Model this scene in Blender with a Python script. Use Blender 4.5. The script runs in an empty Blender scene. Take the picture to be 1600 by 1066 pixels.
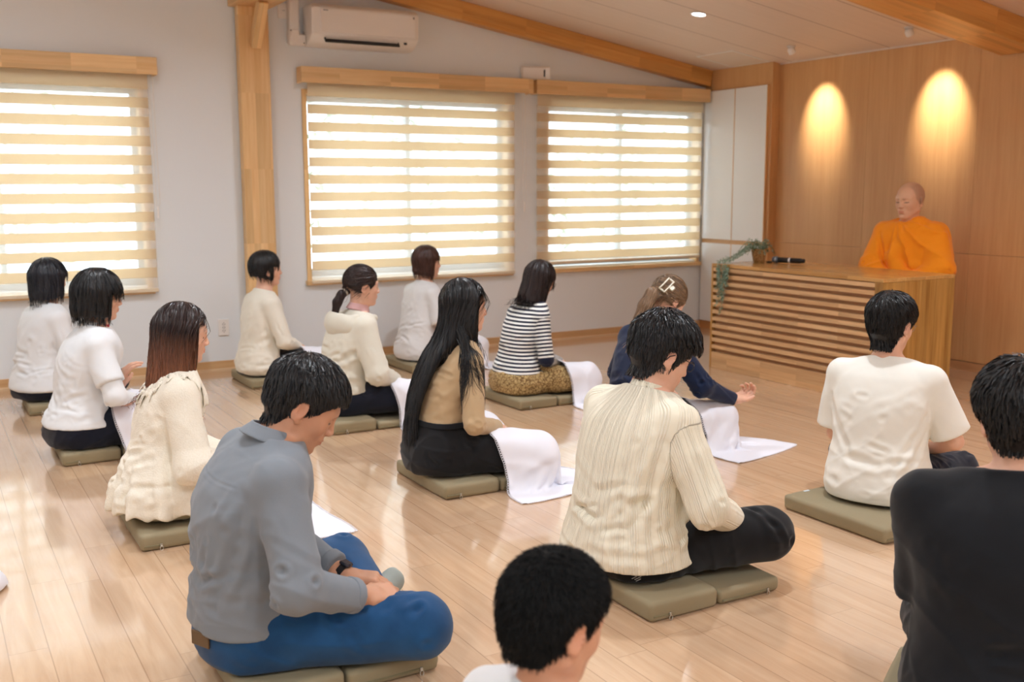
import bpy, math
import numpy as np
from mathutils import Matrix, Vector

SC = bpy.context.scene
COL = SC.collection
DETAIL = 1.0      # voxel multiplier for the sculpted surfaces (1 = full detail)
ONLY = None       # when a set of keys, only these people are built

# ------------------------------------------------------------------ camera
CAM_H = 1.36
FPX = 1611.3
YAW, PITCH, ROLL = math.radians(30.011), math.radians(8.505), math.radians(-0.162)
_cy, _sy, _cp, _sp = math.cos(YAW), math.sin(YAW), math.cos(PITCH), math.sin(PITCH)
_f = Vector((_sy*_cp, _cy*_cp, -_sp)); _r = Vector((_cy, -_sy, 0)); _u = _r.cross(_f)
_cr, _sr = math.cos(ROLL), math.sin(ROLL)
_r, _u = _cr*_r + _sr*_u, _cr*_u - _sr*_r
cam_data = bpy.data.cameras.new('camera')
cam = bpy.data.objects.new('camera', cam_data); COL.objects.link(cam)
cam_data.sensor_width = 36.0
cam_data.lens = FPX/1600*36.0
cam_data.clip_start = 0.05
cam_data.dof.use_dof = True
cam_data.dof.focus_distance = 3.6
cam_data.dof.aperture_fstop = 3.4
cam.matrix_world = Matrix(((_r.x, _u.x, -_f.x, 0), (_r.y, _u.y, -_f.y, 0), (_r.z, _u.z, -_f.z, CAM_H), (0, 0, 0, 1)))
SC.camera = cam

# ------------------------------------------------------------------ colour management and world
SC.view_settings.view_transform = 'Standard'
SC.view_settings.look = 'None'
SC.view_settings.gamma = 1.0
SC.view_settings.use_curve_mapping = False
SC.view_settings.exposure = 0.10
SC.cycles.use_denoising = True
SC.cycles.max_bounces = 8
SC.cycles.diffuse_bounces = 5
SC.cycles.glossy_bounces = 4
SC.cycles.transmission_bounces = 4
SC.cycles.transparent_max_bounces = 12
SC.cycles.caustics_reflective = False
SC.cycles.caustics_refractive = False
SC.cycles.sample_clamp_indirect = 6.0

world = bpy.data.worlds.new('overcast_sky'); SC.world = world; world.use_nodes = True
_bg = world.node_tree.nodes['Background']
_bg.inputs['Color'].default_value = (0.78, 0.89, 1.0, 1)
_bg.inputs['Strength'].default_value = 5.4

def area_light(name, loc, size, power, color=(1, 1, 1), rot=(0, 0, 0), shape='DISK', size_y=None, spread=math.pi):
    ld = bpy.data.lights.new(name, 'AREA'); ld.shape = shape; ld.size = size
    if size_y: ld.size_y = size_y
    ld.energy = power; ld.color = color; ld.spread = spread
    o = bpy.data.objects.new(name, ld); COL.objects.link(o); o.location = loc; o.rotation_euler = rot
    return o

DL_POWER = 24
SPOT_POWER = 95

# ------------------------------------------------------------------ materials
MATS = {}
def new_mat(name):
    m = bpy.data.materials.new(name); m.use_nodes = True
    nt = m.node_tree; b = nt.nodes['Principled BSDF']
    return m, nt, b
def setc(b, color=None, rough=None, spec=None, metal=None, sheen=None, coat=None):
    if color is not None: b.inputs['Base Color'].default_value = (*color, 1)
    if rough is not None: b.inputs['Roughness'].default_value = rough
    if spec is not None: b.inputs['Specular IOR Level'].default_value = spec
    if metal is not None: b.inputs['Metallic'].default_value = metal
    if sheen is not None: b.inputs['Sheen Weight'].default_value = sheen
    if coat is not None: b.inputs['Coat Weight'].default_value = coat
def node(nt, t, **kw):
    n = nt.nodes.new(t)
    for k, v in kw.items(): setattr(n, k, v)
    return n
def s2l(*c):
    """sRGB 0-255 to linear"""
    o = []
    for v in c:
        v /= 255.0
        o.append(v/12.92 if v <= 0.04045 else ((v+0.055)/1.055)**2.4)
    return tuple(o)
def plain(name, color, rough=0.5, spec=0.5, metal=0.0, coat=0.0):
    if name in MATS: return MATS[name]
    m, nt, b = new_mat(name); setc(b, color, rough, spec, metal, coat=coat); MATS[name] = m
    return m
def mix_rgb(nt, fac, a, b, blend='MIX'):
    n = node(nt, 'ShaderNodeMix', data_type='RGBA', blend_type=blend)
    for key, val in (('Factor', fac), ('A', a), ('B', b)):
        sock = [s for s in n.inputs if s.name == key and (s.type == ('VALUE' if key == 'Factor' else 'RGBA'))][0]
        if hasattr(val, 'links') or isinstance(val, bpy.types.NodeSocket): nt.links.new(val, sock)
        else: sock.default_value = val if key == 'Factor' else (*val[:3], 1)
    return [s for s in n.outputs if s.type == 'RGBA'][0]
def fabric(name, color, color2=None, rough=0.85, weave=900, bump=0.15, blotch=5.0, blotch_amt=0.0, sheen=0.15):
    """plain woven cloth: fine weave bump and a faint second tone in the yarn"""
    if name in MATS: return MATS[name]
    m, nt, b = new_mat(name); setc(b, color, rough, 0.25, sheen=sheen)
    tc = node(nt, 'ShaderNodeTexCoord')
    n1 = node(nt, 'ShaderNodeTexNoise'); n1.inputs['Scale'].default_value = weave; n1.inputs['Detail'].default_value = 2
    nt.links.new(tc.outputs['Object'], n1.inputs['Vector'])
    c2 = color2 or tuple(c*0.86 for c in color)
    out = mix_rgb(nt, n1.outputs['Fac'], color, c2)
    if blotch_amt:
        n2 = node(nt, 'ShaderNodeTexNoise'); n2.inputs['Scale'].default_value = blotch; n2.inputs['Detail'].default_value = 5
        nt.links.new(tc.outputs['Object'], n2.inputs['Vector'])
        mr = node(nt, 'ShaderNodeMapRange'); mr.inputs[1].default_value = 0.4; mr.inputs[2].default_value = 0.65
        mr.inputs[3].default_value = 0; mr.inputs[4].default_value = blotch_amt
        nt.links.new(n2.outputs['Fac'], mr.inputs[0])
        out = mix_rgb(nt, mr.outputs[0], out, tuple(min(1, c*2.2+0.01) for c in color))
    nt.links.new(out, b.inputs['Base Color'])
    bp = node(nt, 'ShaderNodeBump'); bp.inputs['Strength'].default_value = bump; bp.inputs['Distance'].default_value = 0.002
    nt.links.new(n1.outputs['Fac'], bp.inputs['Height']); nt.links.new(bp.outputs[0], b.inputs['Normal'])
    MATS[name] = m
    return m
def wood(name, c1, c2, axis='X', scale=1.0, board=None, board_len=0.5, rough=0.4, spec=0.4, contrast=1.0, coat=0.0):
    """straight-grained wood; axis is the grain direction in object space; board = width of laminated strips"""
    if name in MATS: return MATS[name]
    m, nt, b = new_mat(name); setc(b, c1, rough, spec, coat=coat)
    tc = node(nt, 'ShaderNodeTexCoord'); src = tc.outputs['Object']
    sep = node(nt, 'ShaderNodeSeparateXYZ'); nt.links.new(src, sep.inputs[0])
    order = {'X': (0, 1, 2), 'Y': (1, 2, 0), 'Z': (2, 0, 1)}[axis]
    L, A, B_ = [sep.outputs[i] for i in order]
    vec = node(nt, 'ShaderNodeCombineXYZ')
    ml = node(nt, 'ShaderNodeMath', operation='MULTIPLY'); ml.inputs[1].default_value = 0.05; nt.links.new(L, ml.inputs[0])
    off = None
    if board:
        # staggered boards: id from floor(A/board), floor(B/board), floor((L + rnd(id))/len)
        def M(op, a, bb=None):
            n = node(nt, 'ShaderNodeMath', operation=op)
            for i, v in enumerate((a, bb)):
                if v is None: continue
                if isinstance(v, (int, float)): n.inputs[i].default_value = v
                else: nt.links.new(v, n.inputs[i])
            return n.outputs[0]
        ia = M('FLOOR', M('DIVIDE', A, board)); ib = M('FLOOR', M('DIVIDE', M('ADD', B_, 0.013), board))
        iv = node(nt, 'ShaderNodeCombineXYZ'); nt.links.new(ia, iv.inputs[0]); nt.links.new(ib, iv.inputs[1])
        wn = node(nt, 'ShaderNodeTexWhiteNoise', noise_dimensions='2D'); nt.links.new(iv.outputs[0], wn.inputs['Vector'])
        il = M('FLOOR', M('ADD', M('DIVIDE', L, board_len), M('MULTIPLY', wn.outputs['Value'], 7.3)))
        nt.links.new(il, iv.inputs[2])
        wn2 = node(nt, 'ShaderNodeTexWhiteNoise', noise_dimensions='3D'); nt.links.new(iv.outputs[0], wn2.inputs['Vector'])
        off = wn2.outputs['Value']
    nt.links.new(ml.outputs[0], vec.inputs[0]); nt.links.new(A, vec.inputs[1]); nt.links.new(B_, vec.inputs[2])
    v = vec.outputs[0]
    if off:
        add = node(nt, 'ShaderNodeVectorMath', operation='ADD'); sc = node(nt, 'ShaderNodeVectorMath', operation='SCALE')
        nt.links.new(wn2.outputs['Color'], sc.inputs[0]); sc.inputs['Scale'].default_value = 11.0
        nt.links.new(v, add.inputs[0]); nt.links.new(sc.outputs[0], add.inputs[1]); v = add.outputs[0]
    n1 = node(nt, 'ShaderNodeTexNoise'); n1.inputs['Scale'].default_value = 60*scale; n1.inputs['Detail'].default_value = 6; n1.inputs['Roughness'].default_value = 0.6
    nt.links.new(v, n1.inputs['Vector'])
    n2 = node(nt, 'ShaderNodeTexNoise'); n2.inputs['Scale'].default_value = 9*scale; n2.inputs['Detail'].default_value = 3; n2.inputs['Distortion'].default_value = 0.6
    nt.links.new(v, n2.inputs['Vector'])
    mx = node(nt, 'ShaderNodeMath', operation='ADD'); nt.links.new(n1.outputs['Fac'], mx.inputs[0]); nt.links.new(n2.outputs['Fac'], mx.inputs[1])
    mr = node(nt, 'ShaderNodeMapRange'); mr.inputs[1].default_value = 1-0.28/contrast; mr.inputs[2].default_value = 1+0.28/contrast
    nt.links.new(mx.outputs[0], mr.inputs[0]); out = mix_rgb(nt, mr.outputs[0], c1, c2)
    if off:
        hs = node(nt, 'ShaderNodeHueSaturation'); r = node(nt, 'ShaderNodeMapRange')
        r.inputs[3].default_value = 0.86; r.inputs[4].default_value = 1.10
        nt.links.new(off, r.inputs[0]); nt.links.new(r.outputs[0], hs.inputs['Value']); nt.links.new(out, hs.inputs['Color']); out = hs.outputs[0]
    nt.links.new(out, b.inputs['Base Color'])
    bp = node(nt, 'ShaderNodeBump'); bp.inputs['Strength'].default_value = 0.06; bp.inputs['Distance'].default_value = 0.002
    nt.links.new(n1.outputs['Fac'], bp.inputs['Height']); nt.links.new(bp.outputs[0], b.inputs['Normal'])
    MATS[name] = m
    return m

# ------------------------------------------------------------------ objects
def tag(o, label=None, cat=None, group=None, kind=None):
    if label: o['label'] = label
    if cat: o['category'] = cat
    if group: o['group'] = group
    if kind: o['kind'] = kind
    return o
def empty(name, loc=(0, 0, 0), rz=0.0):
    o = bpy.data.objects.new(name, None); COL.objects.link(o); o.location = loc; o.rotation_euler = (0, 0, rz)
    o.empty_display_size = 0.1
    return o
def mesh_obj(name, V, Fc, mat, parent=None, smooth=True, loc=None, attrs=None):
    me = bpy.data.meshes.new(name)
    V = np.asarray(V, np.float32); Fc = [np.asarray(f, np.int32) for f in (Fc if isinstance(Fc, (list, tuple)) else [Fc])]
    Fc = [f for f in Fc if len(f)]
    me.vertices.add(len(V)); me.vertices.foreach_set('co', V.ravel())
    tot = sum(f.size for f in Fc); nf = sum(len(f) for f in Fc)
    me.loops.add(tot); me.loops.foreach_set('vertex_index', np.concatenate([f.ravel() for f in Fc]))
    me.polygons.add(nf)
    sizes = np.concatenate([np.full(len(f), f.shape[1]) for f in Fc]); starts = np.concatenate([[0], np.cumsum(sizes)[:-1]])
    me.polygons.foreach_set('loop_start', starts.astype(np.int32))
    me.polygons.foreach_set('use_smooth', np.full(nf, bool(smooth)))
    for k, a in (attrs or {}).items():
        a = np.asarray(a, np.float32)
        if a.shape[1] == 4:
            at = me.attributes.new(k, 'FLOAT_COLOR', 'POINT'); at.data.foreach_set('color', a.ravel())
        else:
            at = me.attributes.new(k, 'FLOAT_VECTOR', 'POINT'); at.data.foreach_set('vector', a.ravel())
    me.update(calc_edges=True)
    for m in (mat if isinstance(mat, (list, tuple)) else [mat]): me.materials.append(m)
    o = bpy.data.objects.new(name, me); COL.objects.link(o)
    if parent is not None: o.parent = parent
    if loc is not None: o.location = loc
    return o

class MB:
    """collects boxes, tubes, lathes and prisms, then links them as one mesh object"""
    def __init__(s): s.v = []; s.q = []; s.t = []; s.n = 0
    def add(s, V, Q=None, T=None):
        V = np.asarray(V, float).reshape(-1, 3)
        if Q is not None and len(Q): s.q.append(np.asarray(Q, int)+s.n)
        if T is not None and len(T): s.t.append(np.asarray(T, int)+s.n)
        s.v.append(V); s.n += len(V); return s
    def box(s, lo, hi, bev=0.0, M=None):
        lo = np.array(lo, float); hi = np.array(hi, float)
        if bev <= 0:
            V = np.array([[x, y, z] for x in (lo[0], hi[0]) for y in (lo[1], hi[1]) for z in (lo[2], hi[2])])
            Q = [[0, 1, 3, 2], [4, 6, 7, 5], [0, 4, 5, 1], [2, 3, 7, 6], [0, 2, 6, 4], [1, 5, 7, 3]]
            if M is not None: V = V@np.array(M)[:3, :3].T+np.array(M)[:3, 3]
            return s.add(V, Q)
        # bevelled box: 24 vertices
        bev = min(bev, *(hi-lo)/2.01)
        V = []; idx = {}
        for ix in (0, 1):
            for iy in (0, 1):
                for iz in (0, 1):
                    c = np.where([ix, iy, iz], hi, lo); sg = np.where([ix, iy, iz], -1, 1)*bev
                    for ax in range(3):
                        p = c+sg; p[ax] = c[ax]; idx[ix, iy, iz, ax] = len(V); V.append(p)
        Q = []; T = []
        for ax in range(3):
            a, b = [(1, 2), (2, 0), (0, 1)][ax]
            for sd in (0, 1):
                ring = []
                for (u, v) in ((0, 0), (1, 0), (1, 1), (0, 1)):
                    k = [0, 0, 0]; k[ax] = sd; k[a] = u; k[b] = v; ring.append(idx[(*k, ax)])
                Q.append(ring if sd else ring[::-1])
        for ax in range(3):   # edges parallel to ax
            a, b = [(1, 2), (2, 0), (0, 1)][ax]
            for u in (0, 1):
                for v in (0, 1):
                    k0 = [0, 0, 0]; k0[a] = u; k0[b] = v; k1 = list(k0); k1[ax] = 1
                    q = [idx[(*k0, a)], idx[(*k1, a)], idx[(*k1, b)], idx[(*k0, b)]]
                    Q.append(q if (u+v) % 2 else q[::-1])
        for k in np.ndindex(2, 2, 2):
            t = [idx[(*k, 0)], idx[(*k, 1)], idx[(*k, 2)]]
            T.append(t if sum(k) % 2 else t[::-1])
        V = np.array(V)
        if M is not None: V = V@np.array(M)[:3, :3].T+np.array(M)[:3, 3]
        return s.add(V, Q, T)
    def tube(s, pts, r, n=10, cap=True):
        pts = np.asarray(pts, float); r = np.broadcast_to(np.asarray(r, float), (len(pts),))
        T = np.gradient(pts, axis=0); T /= np.linalg.norm(T, axis=1)[:, None]+1e-12
        up = np.array([0, 0, 1.0]) if abs(T[0][2]) < 0.9 else np.array([1.0, 0, 0])
        V = []; N = np.cross(T[0], up); N /= np.linalg.norm(N)
        a = np.arange(n)/n*2*np.pi
        for i in range(len(pts)):
            N = N-T[i]*(N@T[i]); N /= np.linalg.norm(N)+1e-12; B = np.cross(T[i], N)
            V.append(pts[i]+r[i]*(np.cos(a)[:, None]*N+np.sin(a)[:, None]*B))
        V = np.concatenate(V); Q = []
        for i in range(len(pts)-1):
            for j in range(n):
                Q.append([i*n+j, i*n+(j+1) % n, (i+1)*n+(j+1) % n, (i+1)*n+j])
        Tt = []
        if cap:
            V = np.vstack([V, pts[0], pts[-1]]); c0, c1 = len(V)-2, len(V)-1; m = (len(pts)-1)*n
            for j in range(n):
                Tt.append([c0, (j+1) % n, j]); Tt.append([c1, m+j, m+(j+1) % n])
        return s.add(V, Q, Tt)
    def lathe(s, prof, c=(0, 0, 0), n=24, M=None):
        prof = np.asarray(prof, float); a = np.arange(n)/n*2*np.pi
        V = np.concatenate([np.stack([r*np.cos(a), r*np.sin(a), np.full(n, z)], 1) for r, z in prof])
        V = V+np.array(c) if M is None else V@np.array(M)[:3, :3].T+np.array(M)[:3, 3]
        Q = [[i*n+j, i*n+(j+1) % n, (i+1)*n+(j+1) % n, (i+1)*n+j] for i in range(len(prof)-1) for j in range(n)]
        return s.add(V, Q)
    def prism(s, poly, axis, lo, hi):
        """extrude a 2-D polygon (convex) along an axis"""
        a, b = [(1, 2), (2, 0), (0, 1)][axis]; n = len(poly); V = []
        for t in (lo, hi):
            for p in poly:
                q = [0, 0, 0]; q[axis] = t; q[a] = p[0]; q[b] = p[1]; V.append(q)
        Q = [[j, (j+1) % n, n+(j+1) % n, n+j] for j in range(n)]
        T = [[0, j+1, j] for j in range(1, n-1)]+[[n, n+j, n+j+1] for j in range(1, n-1)]
        return s.add(V, Q, T)
    def build(s, name, mat, parent=None, smooth=False, loc=None, origin=None):
        V = np.concatenate(s.v)
        Fc = []
        if s.q: Fc.append(np.concatenate(s.q))
        if s.t: Fc.append(np.concatenate(s.t))
        if origin is not None: V = V-np.array(origin); loc = origin
        o = mesh_obj(name, V, Fc, mat, parent, smooth, loc)
        if smooth: smooth_by_angle(o.data)
        return o
def smooth_by_angle(me, ang=40):
    """mark the edges sharper than ang as sharp, so rounded sides shade smooth and corners stay crisp"""
    import bmesh
    bm = bmesh.new(); bm.from_mesh(me); bmesh.ops.recalc_face_normals(bm, faces=bm.faces)
    c = math.radians(ang)
    for e in bm.edges:
        if len(e.link_faces) == 2 and e.calc_face_angle(0) > c: e.smooth = False
    bm.to_mesh(me); bm.free()
def rot(rx=0, ry=0, rz=0):
    cx, sx = math.cos(rx), math.sin(rx); cy, sy = math.cos(ry), math.sin(ry); cz, sz = math.cos(rz), math.sin(rz)
    return np.array([[cz, -sz, 0], [sz, cz, 0], [0, 0, 1]])@np.array([[cy, 0, sy], [0, 1, 0], [-sy, 0, cy]])@np.array([[1, 0, 0], [0, cx, -sx], [0, sx, cx]])
def mat4(R, t):
    M = np.eye(4); M[:3, :3] = R; M[:3, 3] = t; return M
# ------------------------------------------------------------------ the room
WALL_Y = 7.75; WOOD_X = 6.69; BOX_X = 6.60; BOX_Y = 6.86
X0, Y0 = -2.6, -2.6
def ceil_z(x): return 2.42+0.156*(WOOD_X-x)
SLOPE = math.atan(0.156)

PINE = wood('pine', s2l(238, 204, 154), s2l(222, 180, 126), 'X', 0.9, board=0.045, board_len=0.42, rough=0.45)
PINE_Z = wood('pine_upright', s2l(236, 200, 148), s2l(220, 176, 120), 'Z', 0.9, board=0.05, board_len=0.55, rough=0.45)
PINE_Y = wood('pine_depth', s2l(236, 198, 146), s2l(218, 172, 116), 'Y', 0.9, board=0.05, board_len=0.55, rough=0.45)
RAFTER = wood('rafter_pine', s2l(224, 170, 100), s2l(204, 144, 76), 'X', 0.8, board=0.05, board_len=0.6, rough=0.38)
OAK = wood('desk_oak', s2l(222, 184, 138), s2l(196, 152, 106), 'Y', 0.9, board=0.04, board_len=0.35, rough=0.42)
OAK_TOP = wood('desk_top_oak', s2l(206, 160, 98), s2l(180, 130, 72), 'Y', 0.9, board=0.045, board_len=0.4, rough=0.22, spec=0.5)
OAK_END = wood('desk_end_zebra', s2l(196, 150, 84), s2l(150, 104, 48), 'Z', 0.75, board=0.04, board_len=4, rough=0.35, contrast=1.15)
VENEER = wood('wall_veneer', s2l(219, 173, 122), s2l(203, 153, 102), 'Z', 1.1, rough=0.36, spec=0.35, contrast=0.7)
DARKGAP = plain('desk_recess', s2l(176, 132, 94), 0.7)
ALU = plain('aluminium_frame', s2l(150, 155, 162), 0.4, 0.5, 0.6)
WHITE_PL = plain('white_plastic', s2l(238, 234, 230), 0.32, 0.5)
BLACK_PL = plain('black_plastic', (0.012, 0.012, 0.014), 0.4, 0.4)

# wallpaper
def mat_wallpaper():
    m, nt, b = new_mat('pale_wallpaper'); setc(b, s2l(230, 235, 239), 0.8, 0.25)
    tc = node(nt, 'ShaderNodeTexCoord'); n = node(nt, 'ShaderNodeTexNoise'); n.inputs['Scale'].default_value = 160; n.inputs['Detail'].default_value = 3
    nt.links.new(tc.outputs['Object'], n.inputs['Vector'])
    bp = node(nt, 'ShaderNodeBump'); bp.inputs['Strength'].default_value = 0.25; bp.inputs['Distance'].default_value = 0.003
    nt.links.new(n.outputs['Fac'], bp.inputs['Height']); nt.links.new(bp.outputs[0], b.inputs['Normal'])
    return m
WALLPAPER = mat_wallpaper()

# laminate floor: planks 0.11 wide running along Y
def mat_floor():
    m, nt, b = new_mat('laminate_planks'); setc(b, s2l(205, 165, 125), 0.24, 0.5, coat=1.0)
    b.inputs['Coat Roughness'].default_value = 0.085
    L = nt.links.new
    tc = node(nt, 'ShaderNodeTexCoord'); sp = node(nt, 'ShaderNodeSeparateXYZ'); L(tc.outputs['Object'], sp.inputs[0])
    def M(op, a, c=None, d=None):
        n = node(nt, 'ShaderNodeMath', operation=op)
        for i, v in enumerate((a, c, d)):
            if v is None: continue
            if isinstance(v, (int, float)): n.inputs[i].default_value = v
            else: L(v, n.inputs[i])
        return n.outputs[0]
    W, LEN = 0.1095, 1.25
    u = M('DIVIDE', M('ADD', sp.outputs[0], 0.072), W); iu = M('FLOOR', u)
    wn = node(nt, 'ShaderNodeTexWhiteNoise', noise_dimensions='1D'); L(iu, wn.inputs['W'])
    v = M('ADD', M('DIVIDE', sp.outputs[1], LEN), M('MULTIPLY', wn.outputs['Value'], 5.0)); iv = M('FLOOR', v)
    cv = node(nt, 'ShaderNodeCombineXYZ'); L(iu, cv.inputs[0]); L(iv, cv.inputs[1])
    wn2 = node(nt, 'ShaderNodeTexWhiteNoise', noise_dimensions='2D'); L(cv.outputs[0], wn2.inputs['Vector'])
    # grain
    g = node(nt, 'ShaderNodeCombineXYZ'); L(M('MULTIPLY', sp.outputs[0], 22.0), g.inputs[0]); L(M('MULTIPLY', sp.outputs[1], 1.6), g.inputs[1]); L(M('MULTIPLY', wn2.outputs['Value'], 31.0), g.inputs[2])
    n1 = node(nt, 'ShaderNodeTexNoise'); n1.inputs['Scale'].default_value = 1.0; n1.inputs['Detail'].default_value = 7; n1.inputs['Roughness'].default_value = 0.62; n1.inputs['Distortion'].default_value = 0.8
    L(g.outputs[0], n1.inputs['Vector'])
    mr = node(nt, 'ShaderNodeMapRange'); mr.inputs[1].default_value = 0.3; mr.inputs[2].default_value = 0.72; L(n1.outputs['Fac'], mr.inputs[0])
    col = mix_rgb(nt, mr.outputs[0], s2l(212, 180, 148), s2l(195, 158, 124))
    hs = node(nt, 'ShaderNodeHueSaturation'); r = node(nt, 'ShaderNodeMapRange'); r.inputs[3].default_value = 0.96; r.inputs[4].default_value = 1.04
    L(wn2.outputs['Value'], r.inputs[0]); L(r.outputs[0], hs.inputs['Value']); L(col, hs.inputs['Color'])
    # seams
    fu = M('FRACT', u); fv = M('FRACT', v)
    su = M('MAXIMUM', M('LESS_THAN', fu, 0.016), M('GREATER_THAN', fu, 0.984)); sv = M('LESS_THAN', fv, 0.0016)
    seam = M('MAXIMUM', su, sv)
    col = mix_rgb(nt, M('MULTIPLY', seam, 0.40), hs.outputs[0], s2l(120, 84, 56))
    L(col, b.inputs['Base Color'])
    nn = node(nt, 'ShaderNodeTexNoise'); nn.inputs['Scale'].default_value = 3.0; L(tc.outputs['Object'], nn.inputs['Vector'])
    rr = node(nt, 'ShaderNodeMapRange'); rr.inputs[3].default_value = 0.20; rr.inputs[4].default_value = 0.30; L(nn.outputs['Fac'], rr.inputs[0]); L(rr.outputs[0], b.inputs['Roughness'])
    bp = node(nt, 'ShaderNodeBump'); bp.inputs['Strength'].default_value = 0.35; bp.inputs['Distance'].default_value = 0.001; bp.invert = True
    L(seam, bp.inputs['Height']); L(bp.outputs[0], b.inputs['Normal'])
    return m
o = MB().box((X0-0.2, Y0-0.2, -0.12), (WOOD_X+0.2, WALL_Y+0.2, 0)).build('floor', mat_floor()); tag(o, kind='structure')

# ceiling: sloping boards 0.52 wide running up the slope
def mat_ceiling():
    m, nt, b = new_mat('ceiling_boards'); setc(b, s2l(226, 206, 188), 0.55, 0.3)
    L = nt.links.new
    tc = node(nt, 'ShaderNodeTexCoord'); sp = node(nt, 'ShaderNodeSeparateXYZ'); L(tc.outputs['Object'], sp.inputs[0])
    def M(op, a, c=None):
        n = node(nt, 'ShaderNodeMath', operation=op)
        for i, v in enumerate((a, c)):
            if v is None: continue
            if isinstance(v, (int, float)): n.inputs[i].default_value = v
            else: L(v, n.inputs[i])
        return n.outputs[0]
    f = M('FRACT', M('DIVIDE', M('ADD', sp.outputs[1], -6.20+5.2), 0.52))
    seam = M('MAXIMUM', M('LESS_THAN', f, 0.010), M('GREATER_THAN', f, 0.990))
    g = node(nt, 'ShaderNodeCombineXYZ'); L(M('MULTIPLY', sp.outputs[0], 1.2), g.inputs[0]); L(M('MULTIPLY', sp.outputs[1], 40.0), g.inputs[1])
    n1 = node(nt, 'ShaderNodeTexNoise'); n1.inputs['Scale'].default_value = 1.0; n1.inputs['Detail'].default_value = 4; L(g.outputs[0], n1.inputs['Vector'])
    col = mix_rgb(nt, n1.outputs['Fac'], s2l(232, 213, 197), s2l(220, 199, 182))
    col = mix_rgb(nt, M('MULTIPLY', seam, 0.7), col, s2l(150, 118, 98))
    L(col, b.inputs['Base Color'])
    return m
za, zb = ceil_z(X0-0.2), ceil_z(WOOD_X+0.2)
V = [[x, y, z+t] for (x, z) in ((X0-0.2, za), (WOOD_X+0.2, zb)) for y in (Y0-0.2, WALL_Y+0.2) for t in (0, 0.15)]
o = mesh_obj('ceiling', V, [np.array([[0, 1, 3, 2], [4, 6, 7, 5], [0, 4, 5, 1], [2, 3, 7, 6], [0, 2, 6, 4], [1, 5, 7, 3]])], mat_ceiling(), smooth=False); tag(o, kind='structure')

# window wall with three openings
WINS = [(-0.42, 1.45), (2.655, 4.44), (4.83, 6.53)]
WZ0, WZ1 = 0.66, 2.08
mb = MB(); WT = 0.16
xs = [X0-0.2]+[v for w in WINS for v in w]+[WOOD_X+0.2]
def wall_piece(x0, x1, z0, z1=None):
    """one stretch of the window wall, its top following the ceiling when z1 is None"""
    a, c = (z1, z1) if z1 else (ceil_z(x0)+0.02, ceil_z(x1)+0.02)
    V = [[x, y, z] for (x, t) in ((x0, a), (x1, c)) for y in (WALL_Y, WALL_Y+WT) for z in (z0, t)]
    mb.add(V, [[0, 1, 3, 2], [4, 6, 7, 5], [0, 4, 5, 1], [2, 3, 7, 6], [0, 2, 6, 4], [1, 5, 7, 3]])
for i in range(0, len(xs), 2): wall_piece(xs[i], xs[i+1], 0)
for a, c in WINS: wall_piece(a, c, 0, WZ0); wall_piece(a, c, WZ1)
tag(mb.build('wall_window', WALLPAPER), kind='structure')
# wood-veneered front wall: panels with fine joints
mb = MB(); js = [BOX_Y, 5.88, 4.88, 3.88, 2.88, 1.88, 0.88, -0.12, -1.12, Y0-0.2]
for z0, z1 in ((0.07, 0.863), (0.865, 2.62)):
    for a, c in zip(js[:-1], js[1:]): mb.box((WOOD_X, c+0.001, z0), (WOOD_X+0.0215, a-0.001, z1))
tag(mb.build('wall_front', VENEER), kind='structure')
tag(MB().box((WOOD_X+0.022, Y0-0.2, 0), (WOOD_X+0.16, WALL_Y+0.2, 2.62)).build('wall_front_backing', plain('joint_shade', s2l(150, 104, 68), 0.8)), kind='structure')
tag(MB().box((WOOD_X-0.004, Y0, 0), (WOOD_X+0.01, BOX_Y, 0.065)).build('baseboard_front', wood('base_strip', s2l(206, 160, 116), s2l(190, 140, 96), 'Y', 1.0, rough=0.4)), kind='structure')
tag(MB().box((WOOD_X-0.012, 4.71, 2.412), (WOOD_X+0.01, BOX_Y, 2.432)).build('trim_front', plain('ceiling_edge', s2l(226, 214, 204), 0.5)), kind='structure')
# unseen side of the room, closed so that the light comes from its windows and lamps
tag(MB().box((X0-0.2, Y0-0.2, 0), (X0, WALL_Y+0.2, 3.9)).build('wall_left', WALLPAPER), kind='structure')
tag(MB().box((X0-0.2, Y0-0.2, 0), (WOOD_X+0.2, Y0, 3.9)).build('wall_rear', WALLPAPER), kind='structure')

# baseboards along the window wall
BB = wood('baseboard_wood', s2l(214, 176, 130), s2l(198, 156, 110), 'X', 1.0, rough=0.4)
BBL = plain('baseboard_lip', s2l(226, 198, 160), 0.4)
for nm, a, c in (('baseboard_window', X0, 2.14), ('baseboard_window_right', 2.37, BOX_X)):
    b = MB().box((a, WALL_Y-0.012, 0), (c, WALL_Y, 0.068), 0.003).build(nm, BB); tag(b, kind='structure')
    b2 = MB().box((a, WALL_Y-0.016, 0), (c, WALL_Y-0.011, 0.012)).build(nm+'_lip', BBL, b); b2['kind'] = 'structure'

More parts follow.
